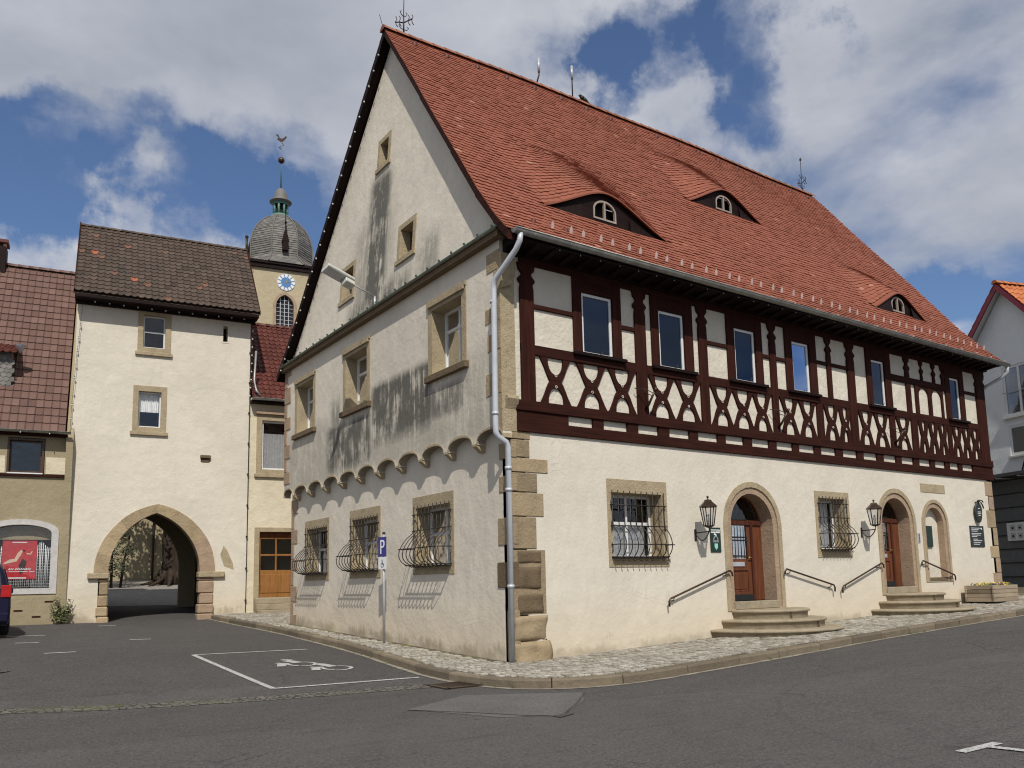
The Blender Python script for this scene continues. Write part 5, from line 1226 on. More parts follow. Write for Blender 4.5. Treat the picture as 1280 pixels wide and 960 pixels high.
spk = a.sm(gr, .6, .8); g2 = a.noise(28, 2, .8); k = a.mix(a.math('MULTIPLY', a.sm(g2, .52, .68), .6), k, (.2, .187, .175)); k = a.mix(a.math('MULTIPLY', a.sm(g2, .46, .3), .7), k, (.035, .032, .03)); k = a.mix(a.math('MULTIPLY', spk, .7), k, (.26, .245, .23)); k = a.mix(a.math('MULTIPLY', a.sm(gr, .42, .25), .6), k, (.035, .032, .03))
blot = a.sm(a.noise(.9, 3, .6, a.mapped((1, 2.2, 1))), .66, .74); k = a.mix(a.math('MULTIPLY', blot, .35), k, (.055, .05, .048))
crk = a.vor(.28, 'DISTANCE_TO_EDGE', a.mapped(src=a.node('ShaderNodeVectorMath', operation='ADD').outputs[0])) if False else None
mid = a.noise(9, 6, .75); k = a.mix(a.math('MULTIPLY', a.sm(mid, .5, .68), .4), k, (.125, .117, .11)); k = a.mix(a.math('MULTIPLY', a.sm(mid, .46, .3), .45), k, (.045, .041, .039))
st = a.noise(1, 4, .6, a.mapped((.5, 6, 1), (0, 0, .12))); k = a.mix(a.math('MULTIPLY', a.sm(st, .54, .72), .25), k, (.05, .046, .044))
cr = a.vor(.33, 'DISTANCE_TO_EDGE', a.mapped((1, 1, 0), (0, 0, .3)))['Distance']; crn = a.math('ADD', cr, a.math('MULTIPLY', a.math('SUBTRACT', a.noise(3.5, 6, .7), .5), .12)); crk = a.math('MULTIPLY', a.sm(a.math('ABSOLUTE', a.math('SUBTRACT', crn, .03)), .006, .001), a.sm(a.noise(.4, 2), .5, .6)); k = a.mix(a.math('MULTIPLY', crk, .6), k, (.03, .028, .027))
a.col(k); a.bump(a.math('ADD', gr, a.math('ADD', g2, a.math('MULTIPLY', vs['Distance'], .8))), .012)
g = m.build('ground', a.m); tag(g, kind='structure')

def drape(P, off=.004):
    return [Vector((p[0], p[1], road(p[0], p[1])+off)) for p in P]
def strip(pts, w, off, name, mat, loc=None, n=None, jag=0):
    """ribbon along pts on the road surface"""
    m = MB(); P = []
    for (x0, y0), (x1, y1) in zip(pts, pts[1:]):
        L = sqrt((x1-x0)**2+(y1-y0)**2); q = max(1, int(L/.3))
        P += [(x0+(x1-x0)*i/q, y0+(y1-y0)*i/q) for i in range(q)]
    P.append(pts[-1]); A = []; B = []
    for i, p in enumerate(P):
        a_ = P[max(0, i-1)]; b_ = P[min(len(P)-1, i+1)]; t = Vector((b_[0]-a_[0], b_[1]-a_[1])).normalized(); nn = Vector((-t.y, t.x))*w/2
        j1, j2 = random.uniform(-jag, jag), random.uniform(-jag, jag)
        A.append((p[0]+nn.x*(1+j1), p[1]+nn.y*(1+j1))); B.append((p[0]-nn.x*(1+j2), p[1]-nn.y*(1+j2)))
    A = drape(A, off); B = drape(B, off)
    m.add(A+B, [(i, i+1, len(A)+i+1, len(A)+i) for i in range(len(A)-1)]); return m
paint = Mat('worn road paint'); paint.rough(.7); pn = paint.noise(30, 5, .75)
paint.col(paint.mix(paint.sm(pn, .46, .62), (.5, .5, .47), (.14, .13, .125)))
wpaint = paint.m
# markings
def mark(mb, name, label=None):
    o = mb.build(name, wpaint); tag(o, kind='structure'); return o
bay = [(-1.66, 5.84), (-4.03, 6.2), (-4.2, .6), (-1.75, .36)]
for a_, b_ in zip(bay, bay[1:]): mark(strip([a_, b_], .1, .009, '', None), 'parking_bay_line')
for seg_ in ([(-6.95, 11.3), (-6.45, 11.1)], [(-4.45, 15.9), (-4.0, 15.7)], [(-4.5, 10.62), (-4.02, 10.5)], [(-7.0, 13.4), (-6.1, 13.3)], [(-6.6, 8.35), (-6.0, 8.3)]):
    mark(strip(list(seg_), .12, .009, '', None), 'parking_tick')
mark(strip([(-1.05, -8.42), (-.42, -8.44)], .1, .009, '', None), 'parking_tick'); mark(strip([(-.66, -8.46), (-.5, -9.4)], .1, .012, '', None), 'parking_tick')
# two painted wheelchair users on the bay (each one figure)
WC = [[((-2.82, 4.24), (-2.64, 4.1), .13), ((-2.78, 4.05), (-2.69, 3.58), .2), ((-3.08, 3.76), (-2.9, 3.52), .1), ((-3.02, 3.6), (-3.16, 3.2), .17), ((-2.95, 3.52), (-2.95, 3.24), .08), ((-2.95, 3.24), (-2.86, 3.1), .08)],
      [((-2.49, 3.22), (-2.38, 3.14), .12), ((-2.44, 3.14), (-2.36, 2.63), .2), ((-2.76, 2.78), (-2.56, 2.64), .1), ((-2.7, 2.66), (-2.83, 2.3), .16), ((-2.61, 2.59), (-2.64, 2.31), .08), ((-2.64, 2.31), (-2.52, 2.18), .08)]]
WR = [[(-2.66, 3.64), (-2.54, 3.59), (-2.46, 3.48), (-2.45, 3.34), (-2.49, 3.2), (-2.58, 3.08), (-2.7, 3.03), (-2.83, 3.07)], [(-2.32, 2.7), (-2.2, 2.63), (-2.13, 2.52), (-2.12, 2.38), (-2.17, 2.24), (-2.26, 2.14), (-2.38, 2.08), (-2.52, 2.12)]]
for segs, wr in zip(WC, WR):
    m = MB()
    for k_, (a_, b_, w_) in enumerate(segs): q = strip([a_, b_], w_, .009+.0006*k_, '', None); m.add(q.v, q.f)
    q = strip(wr, .075, .009, '', None); m.add(q.v, q.f)
    mark(m, 'wheelchair_marking')

# cobbled gutter strip across the lot mouth
def setts(name, c1, c2, sc, joint=(.07, .06, .045), moss=0, rowrot=0, bump=.02, sz=(1, 1, 1)):
    t = Mat(name); t.rough(.85); t.b.inputs['Specular IOR Level'].default_value = .3
    warp = t.node('ShaderNodeVectorMath', operation='ADD'); t.l.new(t.pos(), warp.inputs[0])
    nt = t.node('ShaderNodeTexNoise'); nt.inputs['Scale'].default_value = 1.5; t.l.new(t.pos(), nt.inputs['Vector'])
    sc_ = t.node('ShaderNodeVectorMath', operation='SCALE'); t.l.new(nt.outputs['Color'], sc_.inputs[0]); sc_.inputs[3].default_value = .12; t.l.new(sc_.outputs[0], warp.inputs[1])
    mp = t.mapped(sz, (0, 0, rowrot), src=warp.outputs[0]); flatv = t.node('ShaderNodeVectorMath', operation='MULTIPLY'); t.l.new(mp, flatv.inputs[0]); flatv.inputs[1].default_value = (1, 1, 0)
    v = t.vor(sc, 'F1', flatv.outputs[0], .62); e = t.vor(sc, 'DISTANCE_TO_EDGE', flatv.outputs[0], .62)
    sep = t.node('ShaderNodeSeparateColor'); t.l.new(v['Color'], sep.inputs[0])
    k_ = t.mix(sep.outputs[0], c1, c2); k_ = t.mix(t.math('MULTIPLY', t.sm(t.noise(1.1, 5, .7), .45, .7), .5), k_, tuple(x*.62 for x in c1)); k_ = t.mix(t.math('MULTIPLY', t.noise(40, 3, .7), .4), k_, c1)
    ed = t.sm(e['Distance'], .03, .1)
    jc = t.mix(t.sm(t.noise(.7, 4, .6), .45, .62), joint, (.1, .105, .03)) if moss else joint
    k_ = t.mix(t.math('SUBTRACT', 1, ed), k_, jc)
    t.col(k_); t.bump(t.math('ADD', t.math('ADD', ed, t.math('MULTIPLY', sep.outputs[1], .5)), t.math('MULTIPLY', t.noise(30, 3), .3)), bump); return t.m
m_sett = setts('limestone setts', (.30, .27, .215), (.44, .40, .33), 9.0, joint=(.075, .062, .042), moss=1, rowrot=.1, sz=(1.15, 1, 1))
m_gut = setts('old cobbles', (.11, .1, .085), (.19, .175, .15), 9.5, joint=(.045, .04, .03), moss=1)
q = strip([(-14, 4.1), (-10.5, 2.1), (-7.83, .78), (-6.45, .18), (-4.75, -.28), (-3.5, -.5), (-2.1, -.68)], .46, .005, '', None, jag=.12); g = q.build('cobble_gutter', m_gut); tag(g, kind='structure')
# lighter cement band along the kerb foot
cem = setts('cement joint', (.26, .23, .18), (.33, .3, .24), 4, joint=(.2, .18, .14), bump=.004)

# kerb line (Catmull-Rom through measured points)
KP = [(-.86, 18.6), (-.86, 16.5), (-.84, 13.9), (-.78, 10.6), (-.88, 7.2), (-1.05, 4.4), (-1.32, 2.2), (-1.5, .8), (-1.56, -.3), (-1.52, -1.2), (-1.33, -1.85), (-.95, -2.3), (-.42, -2.56), (.5, -2.72), (2.13, -2.68), (4.29, -2.6), (7.76, -2.42), (11, -2.36), (14, -2.38), (18, -2.5), (24, -2.8), (32, -3.2), (45, -4)]
def catmull(P, step=.25):
    out = []
    for i in range(len(P)-1):
        p0 = Vector(P[max(i-1, 0)]); p1 = Vector(P[i]); p2 = Vector(P[i+1]); p3 = Vector(P[min(i+2, len(P)-1)]); n = max(1, int((p2-p1).length/step))
        for k_ in range(n):
            t = k_/n; out.append(.5*((2*p1)+(p2-p0)*t+(2*p0-5*p1+4*p2-p3)*t*t+(3*p1-p0-3*p2+p3)*t**3))
    out.append(Vector(P[-1])); return out
KC = catmull([Vector((*p, 0)).to_2d() for p in KP])
def nrm2(i):
    a_ = KC[max(0, i-1)]; b_ = KC[min(len(KC)-1, i+1)]; t = (b_-a_).normalized(); return Vector((-t.y, t.x))   # left of travel = towards the house
KH = .14
q = strip([(p.x-nrm2(i).x*.06, p.y-nrm2(i).y*.06) for i, p in enumerate(KC)], .11, .007, '', None, jag=.25); g = q.build('kerb_joint', cem); tag(g, kind='structure')
# kerb stones: separate blocks in one structure mesh
m = MB(); i = 0
while i < len(KC)-1:
    L_ = random.choice([3, 4, 4, 5]); j = min(i+L_, len(KC)-1); tn = random.random(); dz = random.uniform(-.004, .006)
    idx = list(range(i, j+1)); prof_k = [(0, -.06), (.0, KH-.03), (.02, KH), (.15, KH), (.15, -.02)]
    rows_ = []
    for q_ in idx:
        p = KC[q_]; nn = nrm2(q_)
        if q_ == i: p = p+(KC[min(q_+1, len(KC)-1)]-p)*.03
        if q_ == j: p = p-(p-KC[q_-1])*.03
        zr = road(p.x, p.y); rows_.append([Vector((p.x+nn.x*o_, p.y+nn.y*o_, zr+h_+dz)) for o_, h_ in prof_k])
    n0 = len(prof_k)
    m.add([p for r_ in rows_ for p in r_], [(a_*n0+b_, a_*n0+b_+1, (a_+1)*n0+b_+1, (a_+1)*n0+b_) for a_ in range(len(rows_)-1) for b_ in range(n0-1)], tn)
    m.face(rows_[0], tn); m.face(rows_[-1], tn); i = j
g = m.build('kerb', stone('kerb stone', (.23, .195, .14), .2, block=1)); tag(g, kind='structure')
# pavement sheet from kerb to the walls
m = MB(); IN = []
for i, p in enumerate(KC):
    if p.y > .2 and p.x < 0: q_ = Vector((.25 if p.y < 11.6 else min(9, .25+(p.y-11.6)*3), p.y))
    elif p.x < .2: q_ = Vector((.25, .2))
    else: q_ = Vector((p.x, .2))
    if p.x > 17.9: q_ = Vector((p.x, min(6, .2+(p.x-17.9)*2)))
    IN.append(q_)
n = 14; V_ = []
for i, p in enumerate(KC):
    s_ = p+nrm2(i)*.155
    for k_ in range(n+1):
        c = s_.lerp(IN[i], k_/n); V_.append(Vector((c.x, c.y, road(c.x, c.y)+KH-.003)))
m.v = V_; m.f = [(i*(n+1)+k_, i*(n+1)+k_+1, (i+1)*(n+1)+k_+1, (i+1)*(n+1)+k_) for i in range(len(KC)-1) for k_ in range(n)]; m.t = [.5]*len(m.f); m.sm = [False]*len(m.f)
bed = Mat('sandy joint bed'); bed.rough(.95); bed.col(bed.mix(bed.sm(bed.noise(1.2, 5, .7), .45, .62), (.085, .07, .048), (.16, .14, .06))); g = m.build('pavement', bed.m); tag(g, kind='structure')
# individually raised setts around the corner, where one sees them best
m = MB(); random.seed(21)
def inside(x, y):
    best = min(range(len(KC)), key=lambda i: (KC[i].x-x)**2+(KC[i].y-y)**2); nn = nrm2(best); dd = (Vector((x, y))-KC[best]).dot(nn)
    if dd < .19: return False
    if x > -.12 and y > -.12 and x < 18 and y < 11.5: return False
    if -.22 < x and y > 0 and y < 11.5: return False
    return True
def stepzone(x, y):
    return ((x-6.86)/1.72)**2+(y/1.56)**2 < 1 or ((x-12.75)/1.68)**2+(y/1.48)**2 < 1 or (15.4 < x < 16.8 and -.95 < y < -.1)
def sett(cx, cy, a, w, h, tn):
    ca, sa = cos(a), sin(a); zz = road(cx, cy)+KH-.002; q = []
    for s_, hh in ((1, -.01), (.97, h*.75), (.82, h)):
        for dx, dy in ((-1, -1), (1, -1), (1, 1), (-1, 1)):
            jx = dx*w[0]/2*s_*random.uniform(.93, 1); jy = dy*w[1]/2*s_*random.uniform(.93, 1); q.append(Vector((cx+jx*ca-jy*sa, cy+jx*sa+jy*ca, zz+hh)))
    m.add(q, [(0, 1, 5, 4), (1, 2, 6, 5), (2, 3, 7, 6), (3, 0, 4, 7), (4, 5, 9, 8), (5, 6, 10, 9), (6, 7, 11, 10), (7, 4, 8, 11), (8, 9, 10, 11)], tn)
y = -2.55
row = 0
while y < 17.4:
    x = -1.45+random.uniform(0, .1); xe = 25 if y < 0 else (-.1 if y < 11.6 else 3)
    while x < xe:
        w = random.uniform(.09, .16); cx = x+w/2; cy = y+.03*sin(x*1.3+row)+.02*sin(x*4)
        if inside(cx, cy) and not stepzone(cx, cy): sett(cx, cy, random.uniform(-.12, .12)+.1*sin(x*.8), (w-.02, .1), random.uniform(.012, .03), random.random())
        x += w
    y += .12; row += 1
sm_ = Mat('sett stone'); sm_.rough(.8)
kk = sm_.ramp(sm_.tone(), [(0, (.23, .2, .155)), (.5, (.36, .33, .27)), (1, (.5, .47, .41))]); kk = sm_.mix(sm_.math('MULTIPLY', sm_.sm(sm_.noise(.8, 5, .7), .42, .66), .5), kk, (.2, .18, .14)); kk = sm_.mix(sm_.math('MULTIPLY', sm_.noise(45, 3, .7), .4), kk, (.25, .22, .18))
sm_.col(kk); sm_.bump(sm_.noise(40, 3, .7), .006)
g = m.build('pavement_setts', sm_.m); tag(g, 'rows of worn limestone setts paving the sidewalk', kind='structure')
random.seed(9)
# drain grate
dg = thing('drain_grate', (-1.83, -.93, road(-1.83, -.93)), 'rusty slotted iron drain grate at the corner kerb', 'drain'); 
FD = Fr((-1.83, -.93, road(-1.83, -.93)+.008), (cos(.0), sin(.0), 0), (0, -1, 0))
def hbox(m, F, u0, u1, d0, d1, z0, z1, tone=.5): m.box(F, u0, u1, z0, z1, d0, d1, tone)
m = MB(); hbox(m, FD, -.3, .3, .27, .34, -.03, .012); hbox(m, FD, -.3, .3, -.34, -.27, -.03, .012); hbox(m, FD, -.34, -.27, -.34, .34, -.03, .012); hbox(m, FD, .27, .34, -.34, .34, -.03, .012); m.build('frame', M['bronze'], dg)
m = MB(); m.face([FD.p(-.28, .001, -.28), FD.p(.28, .001, -.28), FD.p(.28, .001, .28), FD.p(-.28, .001, .28)]); m.build('shaft', M['dark'], dg)
for i in range(7): mm = MB(); hbox(mm, FD, -.27, .27, -.25+i*.077, -.215+i*.077, .002, .01); mm.build('bar', M['bronze'], dg)
mh = thing('manhole_cover', (-7.9, 5.6, road(-7.9, 5.6)), 'round iron manhole cover in a cobbled ring at the left', 'manhole cover')
m = MB(); m.lathe((-7.9, 5.6, road(-7.9, 5.6)+.01), [(.001, 0), (.3, 0), (.3, -.02)], 24); m.build('cover', M['iron'], mh)
m = MB(); m.lathe((-7.9, 5.6, road(-7.9, 5.6)+.006), [(.31, .002), (.5, .0)], 24); m.build('cobbled_ring', m_gut, mh)
# asphalt repair patches (older lighter sheet and sealed joints)
pm_ = Mat('patched asphalt'); pm_.rough(.9); g3 = pm_.noise(28, 2, .8); kq = pm_.ramp(pm_.noise(1.6, 5, .65), [(.35, (.088, .081, .075)), (.65, (.116, .107, .1))]); kq = pm_.mix(pm_.math('MULTIPLY', pm_.sm(g3, .52, .68), .6), kq, (.2, .187, .175)); kq = pm_.mix(pm_.math('MULTIPLY', pm_.sm(g3, .46, .3), .6), kq, (.04, .037, .035)); pm_.col(kq); pm_.bump(g3, .01); pa = pm_.m; pd = flat('bitumen seam', (.05, .046, .044), .7)
def patch(P, off, name, mat):
    P = [Vector(p) for p in P]; m = MB(); c = sum(P, Vector((0, 0)))/len(P); rings = []
    Q = []
    for a_, b_ in zip(P, P[1:]+P[:1]):
        n_ = max(1, int((b_-a_).length/.4)); Q += [a_.lerp(b_, i/n_) for i in range(n_)]
    for k_ in range(5): rings.append(drape([c.lerp(p, 1-k_/5) for p in Q], off))
    for A, B in zip(rings, rings[1:]): m.add(A+B, [(i, (i+1) % len(A), len(A)+(i+1) % len(A), len(A)+i) for i in range(len(A))])
    m.face(rings[-1]); g = m.build(name, mat); tag(g, kind='structure')
patch([(-3.55, -2.65), (-2.3, -2.0), (-1.75, -2.35), (-.9, -2.95), (-1.4, -3.6), (-2.35, -4.35), (-3.0, -4.0)], .004, 'asphalt_patch', pa)
q = strip([(-3.57, -2.7), (-3.1, -3.4), (-2.7, -4.1), (-2.4, -4.4)], .035, .008, '', None, jag=.5); tag(q.build('asphalt_seam', pd), kind='structure')
q = strip([(-2.4, -4.4), (-1.6, -3.7), (-.9, -3.0)], .025, .008, '', None, jag=.5); tag(q.build('asphalt_seam', pd), kind='structure')
q = strip([(-2.5, -4.42), (-2.2, -4.35)], .12, .009, '', None, jag=.5); tag(q.build('asphalt_seam', pd), kind='structure')

# weeds along kerb and wall foot: countless tufts, one object
m = MB(); random.seed(5)
def tuft(x, y, z, s=1, n=7):
    for _ in range(n):
        a_ = random.uniform(0, 2*pi); l = random.uniform(.02, .06)*s; w = .006*s; dx, dy = cos(a_), sin(a_)
        b0 = Vector((x+random.gauss(0, .02), y+random.gauss(0, .02), z)); m.face([b0+Vector((-dy*w, dx*w, 0)), b0+Vector((dy*w, -dx*w, 0)), b0+Vector((dx*l*.6, dy*l*.6, l))], random.random())
for _ in range(150):
    i = random.randrange(10, len(KC)-40); p = KC[i]; 
    if noise_ok := (sin(i*.35)+sin(i*.13) > .2): tuft(p.x-nrm2(i).x*.03, p.y-nrm2(i).y*.03, road(p.x, p.y)+.004)
for _ in range(160):
    y_ = random.uniform(.1, 4.5); x_ = random.uniform(-.75, -.05); tuft(x_, y_, road(x_, y_)+KH, .5, 4)
g = m.build('weeds', M['grass']); tag(g, 'tiny weeds in the joints along the kerb and pavement', kind='stuff')

# leafy shrub at the foot between the shop house and the tower
def foliage(mb, c, R, n, s, seed=1, flatn=.5):
    random.seed(seed)
    for _ in range(n):
        d = Vector((random.gauss(0, 1), random.gauss(0, 1), random.gauss(0, 1))).normalized(); r = random.random()**.45
        p = Vector((c[0]+d.x*R[0]*r, c[1]+d.y*R[1]*r, c[2]+d.z*R[2]*r)); a1 = Vector((random.gauss(0, 1), random.gauss(0, 1), random.gauss(0, 1)*flatn)).normalized(); a2 = a1.orthogonal().normalized()
        l = s*random.uniform(.6, 1.3); mb.face([p-a1*l, p+a2*l*.45, p+a1*l, p-a2*l*.45], random.random())
lf = Mat('shrub leaves'); lf.rough(.6); lf.col(lf.ramp(lf.tone(), [(0, (.035, .055, .015)), (.6, (.09, .12, .035)), (1, (.3, .28, .12))]))
sb = thing('wall_shrub', FT.p(-.05, .43, .2), 'small leafy bush at the wall foot between the shop house and the gate tower', 'plant')
m = MB(); c = FT.p(-.05, .9, .22)
for k_ in range(14): a_ = k_*.9; b0 = FT.p(-.05, .42, .2); m.tube([b0, b0+Vector((.18*cos(a_), .1*sin(a_), .3)), b0+Vector((.35*cos(a_), .16*sin(a_), .5+.35*((k_*7) % 5)/5))], .008, 4)
m.build('stem', M['bark'], sb)
m = MB(); foliage(m, c+Z*-.15+Vector((.0, 0, 0)), (.3, .15, .3), 260, .045, 4); foliage(m, c+Z*.2+Vector((-.15, 0, 0)), (.1, .08, .25), 60, .035, 6); foliage(m, c+Z*.1+Vector((.2, 0, 0)), (.1, .08, .25), 60, .035, 8); m.build('leaves', lf.m, sb)

# courtyard beyond the gate
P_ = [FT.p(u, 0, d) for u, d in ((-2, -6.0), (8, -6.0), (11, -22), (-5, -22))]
patch([(p.x, p.y) for p in P_], .006, 'courtyard_sun_patch', flat('painted courtyard sun', (.24, .22, .19), .95, var=.25, sc=5))  # paler ground colour stands in for sunlight behind the gate
cy_ = thing('courtyard_wall', (1, 37.5, 2), 'sunlit pale plaster wall at the back of the courtyard, seen through the archway', 'wall')
FY = Fr((-8, 38.5, 0), (cos(TA), sin(TA), 0), (sin(TA), -cos(TA), 0))
m = MB(); m.prism(FY, rect(0, 22, 1, 8.5), -.3, 0); m.build('wall', M['tan_pl'], cy_)
m = MB(); m.box(FY, 0, 22, 8.4, 8.6, -.4, .3); m.build('coping', M['redtile'], cy_)
m = MB(); m.tube([FY.p(9.4, 1.5, .08), FY.p(9.4, 8.3, .08)], .06, 8); m.tube([FY.p(9.4, 7.0, .1), FY.p(12.4, 7.0, .1)], .09, 6); m.build('downpipe', M['iron'], cy_)
tr = thing('courtyard_tree', (1.55, 33.6, road(1.55, 33.6)), 'thick dark tree with spreading roots beyond the stone archway', 'tree')
m = MB(); gz = road(1.55, 33.6); b0 = Vector((1.55, 33.6, gz))
m.tube([b0+Vector((0, 0, -.3)), b0+Vector((.02, 0, .5)), b0+Vector((.1, 0, 1.2)), b0+Vector((.05, 0, 2.2)), b0+Vector((.12, 0, 3.4)), b0+Vector((.2, .1, 4.6))], .62, 16, r2=.55)
for k_ in range(9):
    a_ = k_*.7+.2; q = [b0+Vector((cos(a_)*r_, sin(a_)*r_, h_)) for r_, h_ in ((.42, .7), (.66, .28), (.95, .1), (1.5, .0))]; q[-1].z = road(q[-1].x, q[-1].y); m.tube(q, .2, 7, r2=.05)
for a_, e_ in ((.3, 1.1), (1.7, .9), (3.0, 1.2), (4.4, 1.0), (5.4, .8)):
    m.tube([b0+Vector((.15, 0, 4.2)), b0+Vector((cos(a_)*1.2, sin(a_)*1.2, 5.0+e_*.5)), b0+Vector((cos(a_)*2.4, sin(a_)*2.4, 6.2+e_))], .3, 8, r2=.08)
m.build('trunk', M['bark'], tr)
m = MB(); random.seed(3)
for k_ in range(30):
    a_ = random.uniform(0, 6.28); r_ = random.uniform(.3, 3.9); foliage(m, (1.6+cos(a_)*r_, 33.6+sin(a_)*r_, gz+random.uniform(4.6, 7.2)), (1.0, 1.0, .7), 240, .13, 30+k_)
m.build('crown', lf.m, tr)

# parked people carrier at the left picture edge
def car():
    ox, oy = -7.86, 12.75; g0 = road(ox, oy+2)
    c = thing('parked_car', (ox, oy+2.2, g0), 'dark blue people carrier parked in front of the shop house, seen from behind', 'car')
    W = .88
    def ring(y, zb, zs, zt, wt, wl=W): return [Vector((ox+s_*w_, oy+y, g0+z_)) for s_, w_, z_ in ((1, wl*.93, zb), (1, wl, zb+.18), (1, wl+.01, .75), (1, wl, zs), (1, wt, zt-.08), (1, wt*.86, zt), (0, 0, zt+.02), (-1, wt*.86, zt), (-1, wt, zt-.08), (-1, wl, zs), (-1, wl+.01, .75), (-1, wl, zb+.18), (-1, wl*.93, zb))]
    R_ = [ring(0.0, .35, 1.0, 1.08, .78, .8), ring(.03, .3, 1.02, 1.2, .78, .86), ring(.14, .26, 1.05, 1.72, .7), ring(.3, .24, 1.06, 1.86, .68), ring(.9, .24, 1.06, 1.92, .69), ring(2.2, .24, 1.04, 1.92, .7), ring(3.0, .24, 1.02, 1.84, .68), ring(3.75, .26, .98, 1.25, .74), ring(4.2, .28, .9, 1.0, .74, .84), ring(4.55, .35, .72, .78, .66, .76)]
    m = MB(); n_ = len(R_[0])
    for A, B in zip(R_, R_[1:]): m.add(A+B, [(i, i+1, n_+i+1, n_+i) for i in range(n_-1)]+[(n_-1, 0, n_, 2*n_-1)], .5, True)
    m.face(R_[0]); m.face(R_[-1]); bl = flat('dark blue car paint', (.010, .009, .035), .25, .3, var=.04); bd = m.build('body', bl, c)
    dk = M['signblack']
    m = MB(); m.face([Vector((ox+x_, oy+y_, g0+z_)) for x_, y_, z_ in ((-.66, .02, 1.2), (.66, .02, 1.2), (.6, .12, 1.7), (-.6, .12, 1.7))]); m.build('rear_window', dk, bd)
    for s_ in (1, -1):
        m = MB()
        for ya, yb in ((.4, 1.2), (1.28, 2.1), (2.18, 3.0)): m.face([Vector((ox+s_*.885, oy+ya, g0+1.12)), Vector((ox+s_*.885, oy+yb, g0+1.12)), Vector((ox+s_*.74, oy+yb-.06, g0+1.74)), Vector((ox+s_*.74, oy+ya+.08, g0+1.74))])
        m.build('side_window', dk, bd)
        m = MB(); m.box(Fr((ox+s_*.76, oy-.015, g0), (1, 0, 0), (0, -1, 0)), -.12, .12, .98, 1.3, -.2, .02); m.build('taillight', flat('tail light red', (.4, .01, .01), .2), c, bev=.02)
        m = MB(); m.box(Fr((ox+s_*1.0, oy+2.95, g0), (1, 0, 0), (0, -1, 0)), -.11, .11, 1.08, 1.26, -.08, .08); m.build('mirror', bl, c, bev=.03)
        for wy in (.75, 3.6):
            wc = Vector((ox+s_*.8, oy+wy, g0+.32)); m = MB(); A = [(.0, -.11), (.24, -.11), (.32, -.08), (.32, .08), (.24, .11), (.0, .11)]
            vs_ = [wc+Vector((h_, r_*cos(2*pi*i/20), r_*sin(2*pi*i/20))) for r_, h_ in A for i in range(20)]
            m.add(vs_, [(j*20+i, j*20+(i+1) % 20, (j+1)*20+(i+1) % 20, (j+1)*20+i) for j in range(len(A)-1) for i in range(20)], .5, True); w_ = m.build('wheel', M['dark'], c)
            m = MB(); m.add([wc+Vector((s_*.115, r_*cos(2*pi*i/20), r_*sin(2*pi*i/20))) for r_ in (.02, .2) for i in range(20)], [(i, (i+1) % 20, 20+(i+1) % 20, 20+i) for i in range(20)]); m.build('rim', M['zinc'], w_)
    m = MB(); m.box(Fr((ox, oy-.03, g0), (1, 0, 0), (0, -1, 0)), -.84, .84, .35, .6, -.12, .06); m.build('bumper', bl, c, bev=.04)
    boxp('number_plate', M['signwhite'], c, Fr((ox, oy-.09, g0), (1, 0, 0), (0, -1, 0)), -.26, .26, .62, .73, 0, .01)
car()

# made-up bush, added to darken the left of the courtyard
BX = -1.5
cb_ = thing('courtyard_filler_bush', (BX, 32.5, road(BX, 32.5)), 'tall bush added as a dark filler at the left side of the courtyard behind the archway', 'bush')
m = MB(); gz = road(BX, 32.5)
for dx in (-.5, 0, .4): m.tube([Vector((BX+dx, 32.5, gz-.1)), Vector((BX+dx*1.4, 32.5, gz+1.4)), Vector((BX+dx*2, 32.6, gz+2.6))], .07, 6, r2=.03)
m.build('stem', M['bark'], cb_)
dl = Mat('dark leaves'); dl.rough(.7); dl.col(dl.ramp(dl.tone(), [(0, (.02, .028, .012)), (.8, (.05, .065, .025)), (1, (.14, .11, .06))]))
m = MB()
for k_ in range(14): random.seed(60+k_); foliage(m, (BX+random.uniform(-1.0, .8), 32.5+random.uniform(-.5, .5), gz+random.uniform(.5, 3.4)), (.55, .5, .5), 200, .08, 90+k_)
m.build('leaves', dl.m, cb_)
COVER = .10; SKYB = [(680,30,6,-.1),(815,65,6,-.13),(890,35,5,-.12),(960,45,5,-.17),(790,115,5,-.15),(740,60,5,-.08),(910,185,4,-.12),(98,215,5,-.1),(90,110,7,.1),(20,235,6,-.14),(134,228,7,-.14),(232,255,7,-.14),(310,285,5,-.14),(40,320,7,-.13),(374,260,6,-.15),(1200,395,4,-.13),(1010,95,4,-.1),(85,305,7,.26),(255,300,5,.2),(170,225,4,.1),(740,10,4,.08),(860,110,3.5,.1),(300,90,20,.05),(1130,200,20,.08)]
# ================================================================== CAMERA, SKY, SUN
cam = bpy.data.cameras.new('camera'); co = bpy.data.objects.new('camera', cam); COL.objects.link(co); S.camera = co
f_px, y0_px, pitch, roll, yaw = 1040.4, 594.1, .129255, -.021405, .964954
fw = Vector((cos(yaw)*cos(pitch), sin(yaw)*cos(pitch), sin(pitch))); rt = fw.cross(Z).normalized(); up = rt.cross(fw)
r2 = rt*cos(roll)+up*sin(roll); u2 = -rt*sin(roll)+up*cos(roll)
co.matrix_world = Matrix(((r2.x, u2.x, -fw.x, -8.64726), (r2.y, u2.y, -fw.y, -12.48267), (r2.z, u2.z, -fw.z, 1.4), (0, 0, 0, 1)))
cam.sensor_fit = 'HORIZONTAL'; cam.sensor_width = 36; cam.lens = f_px*36/1280; cam.shift_y = (y0_px-480)/1280; cam.clip_end = 2000; cam.clip_start = .05
S.render.resolution_x = 1024; S.render.resolution_y = 768

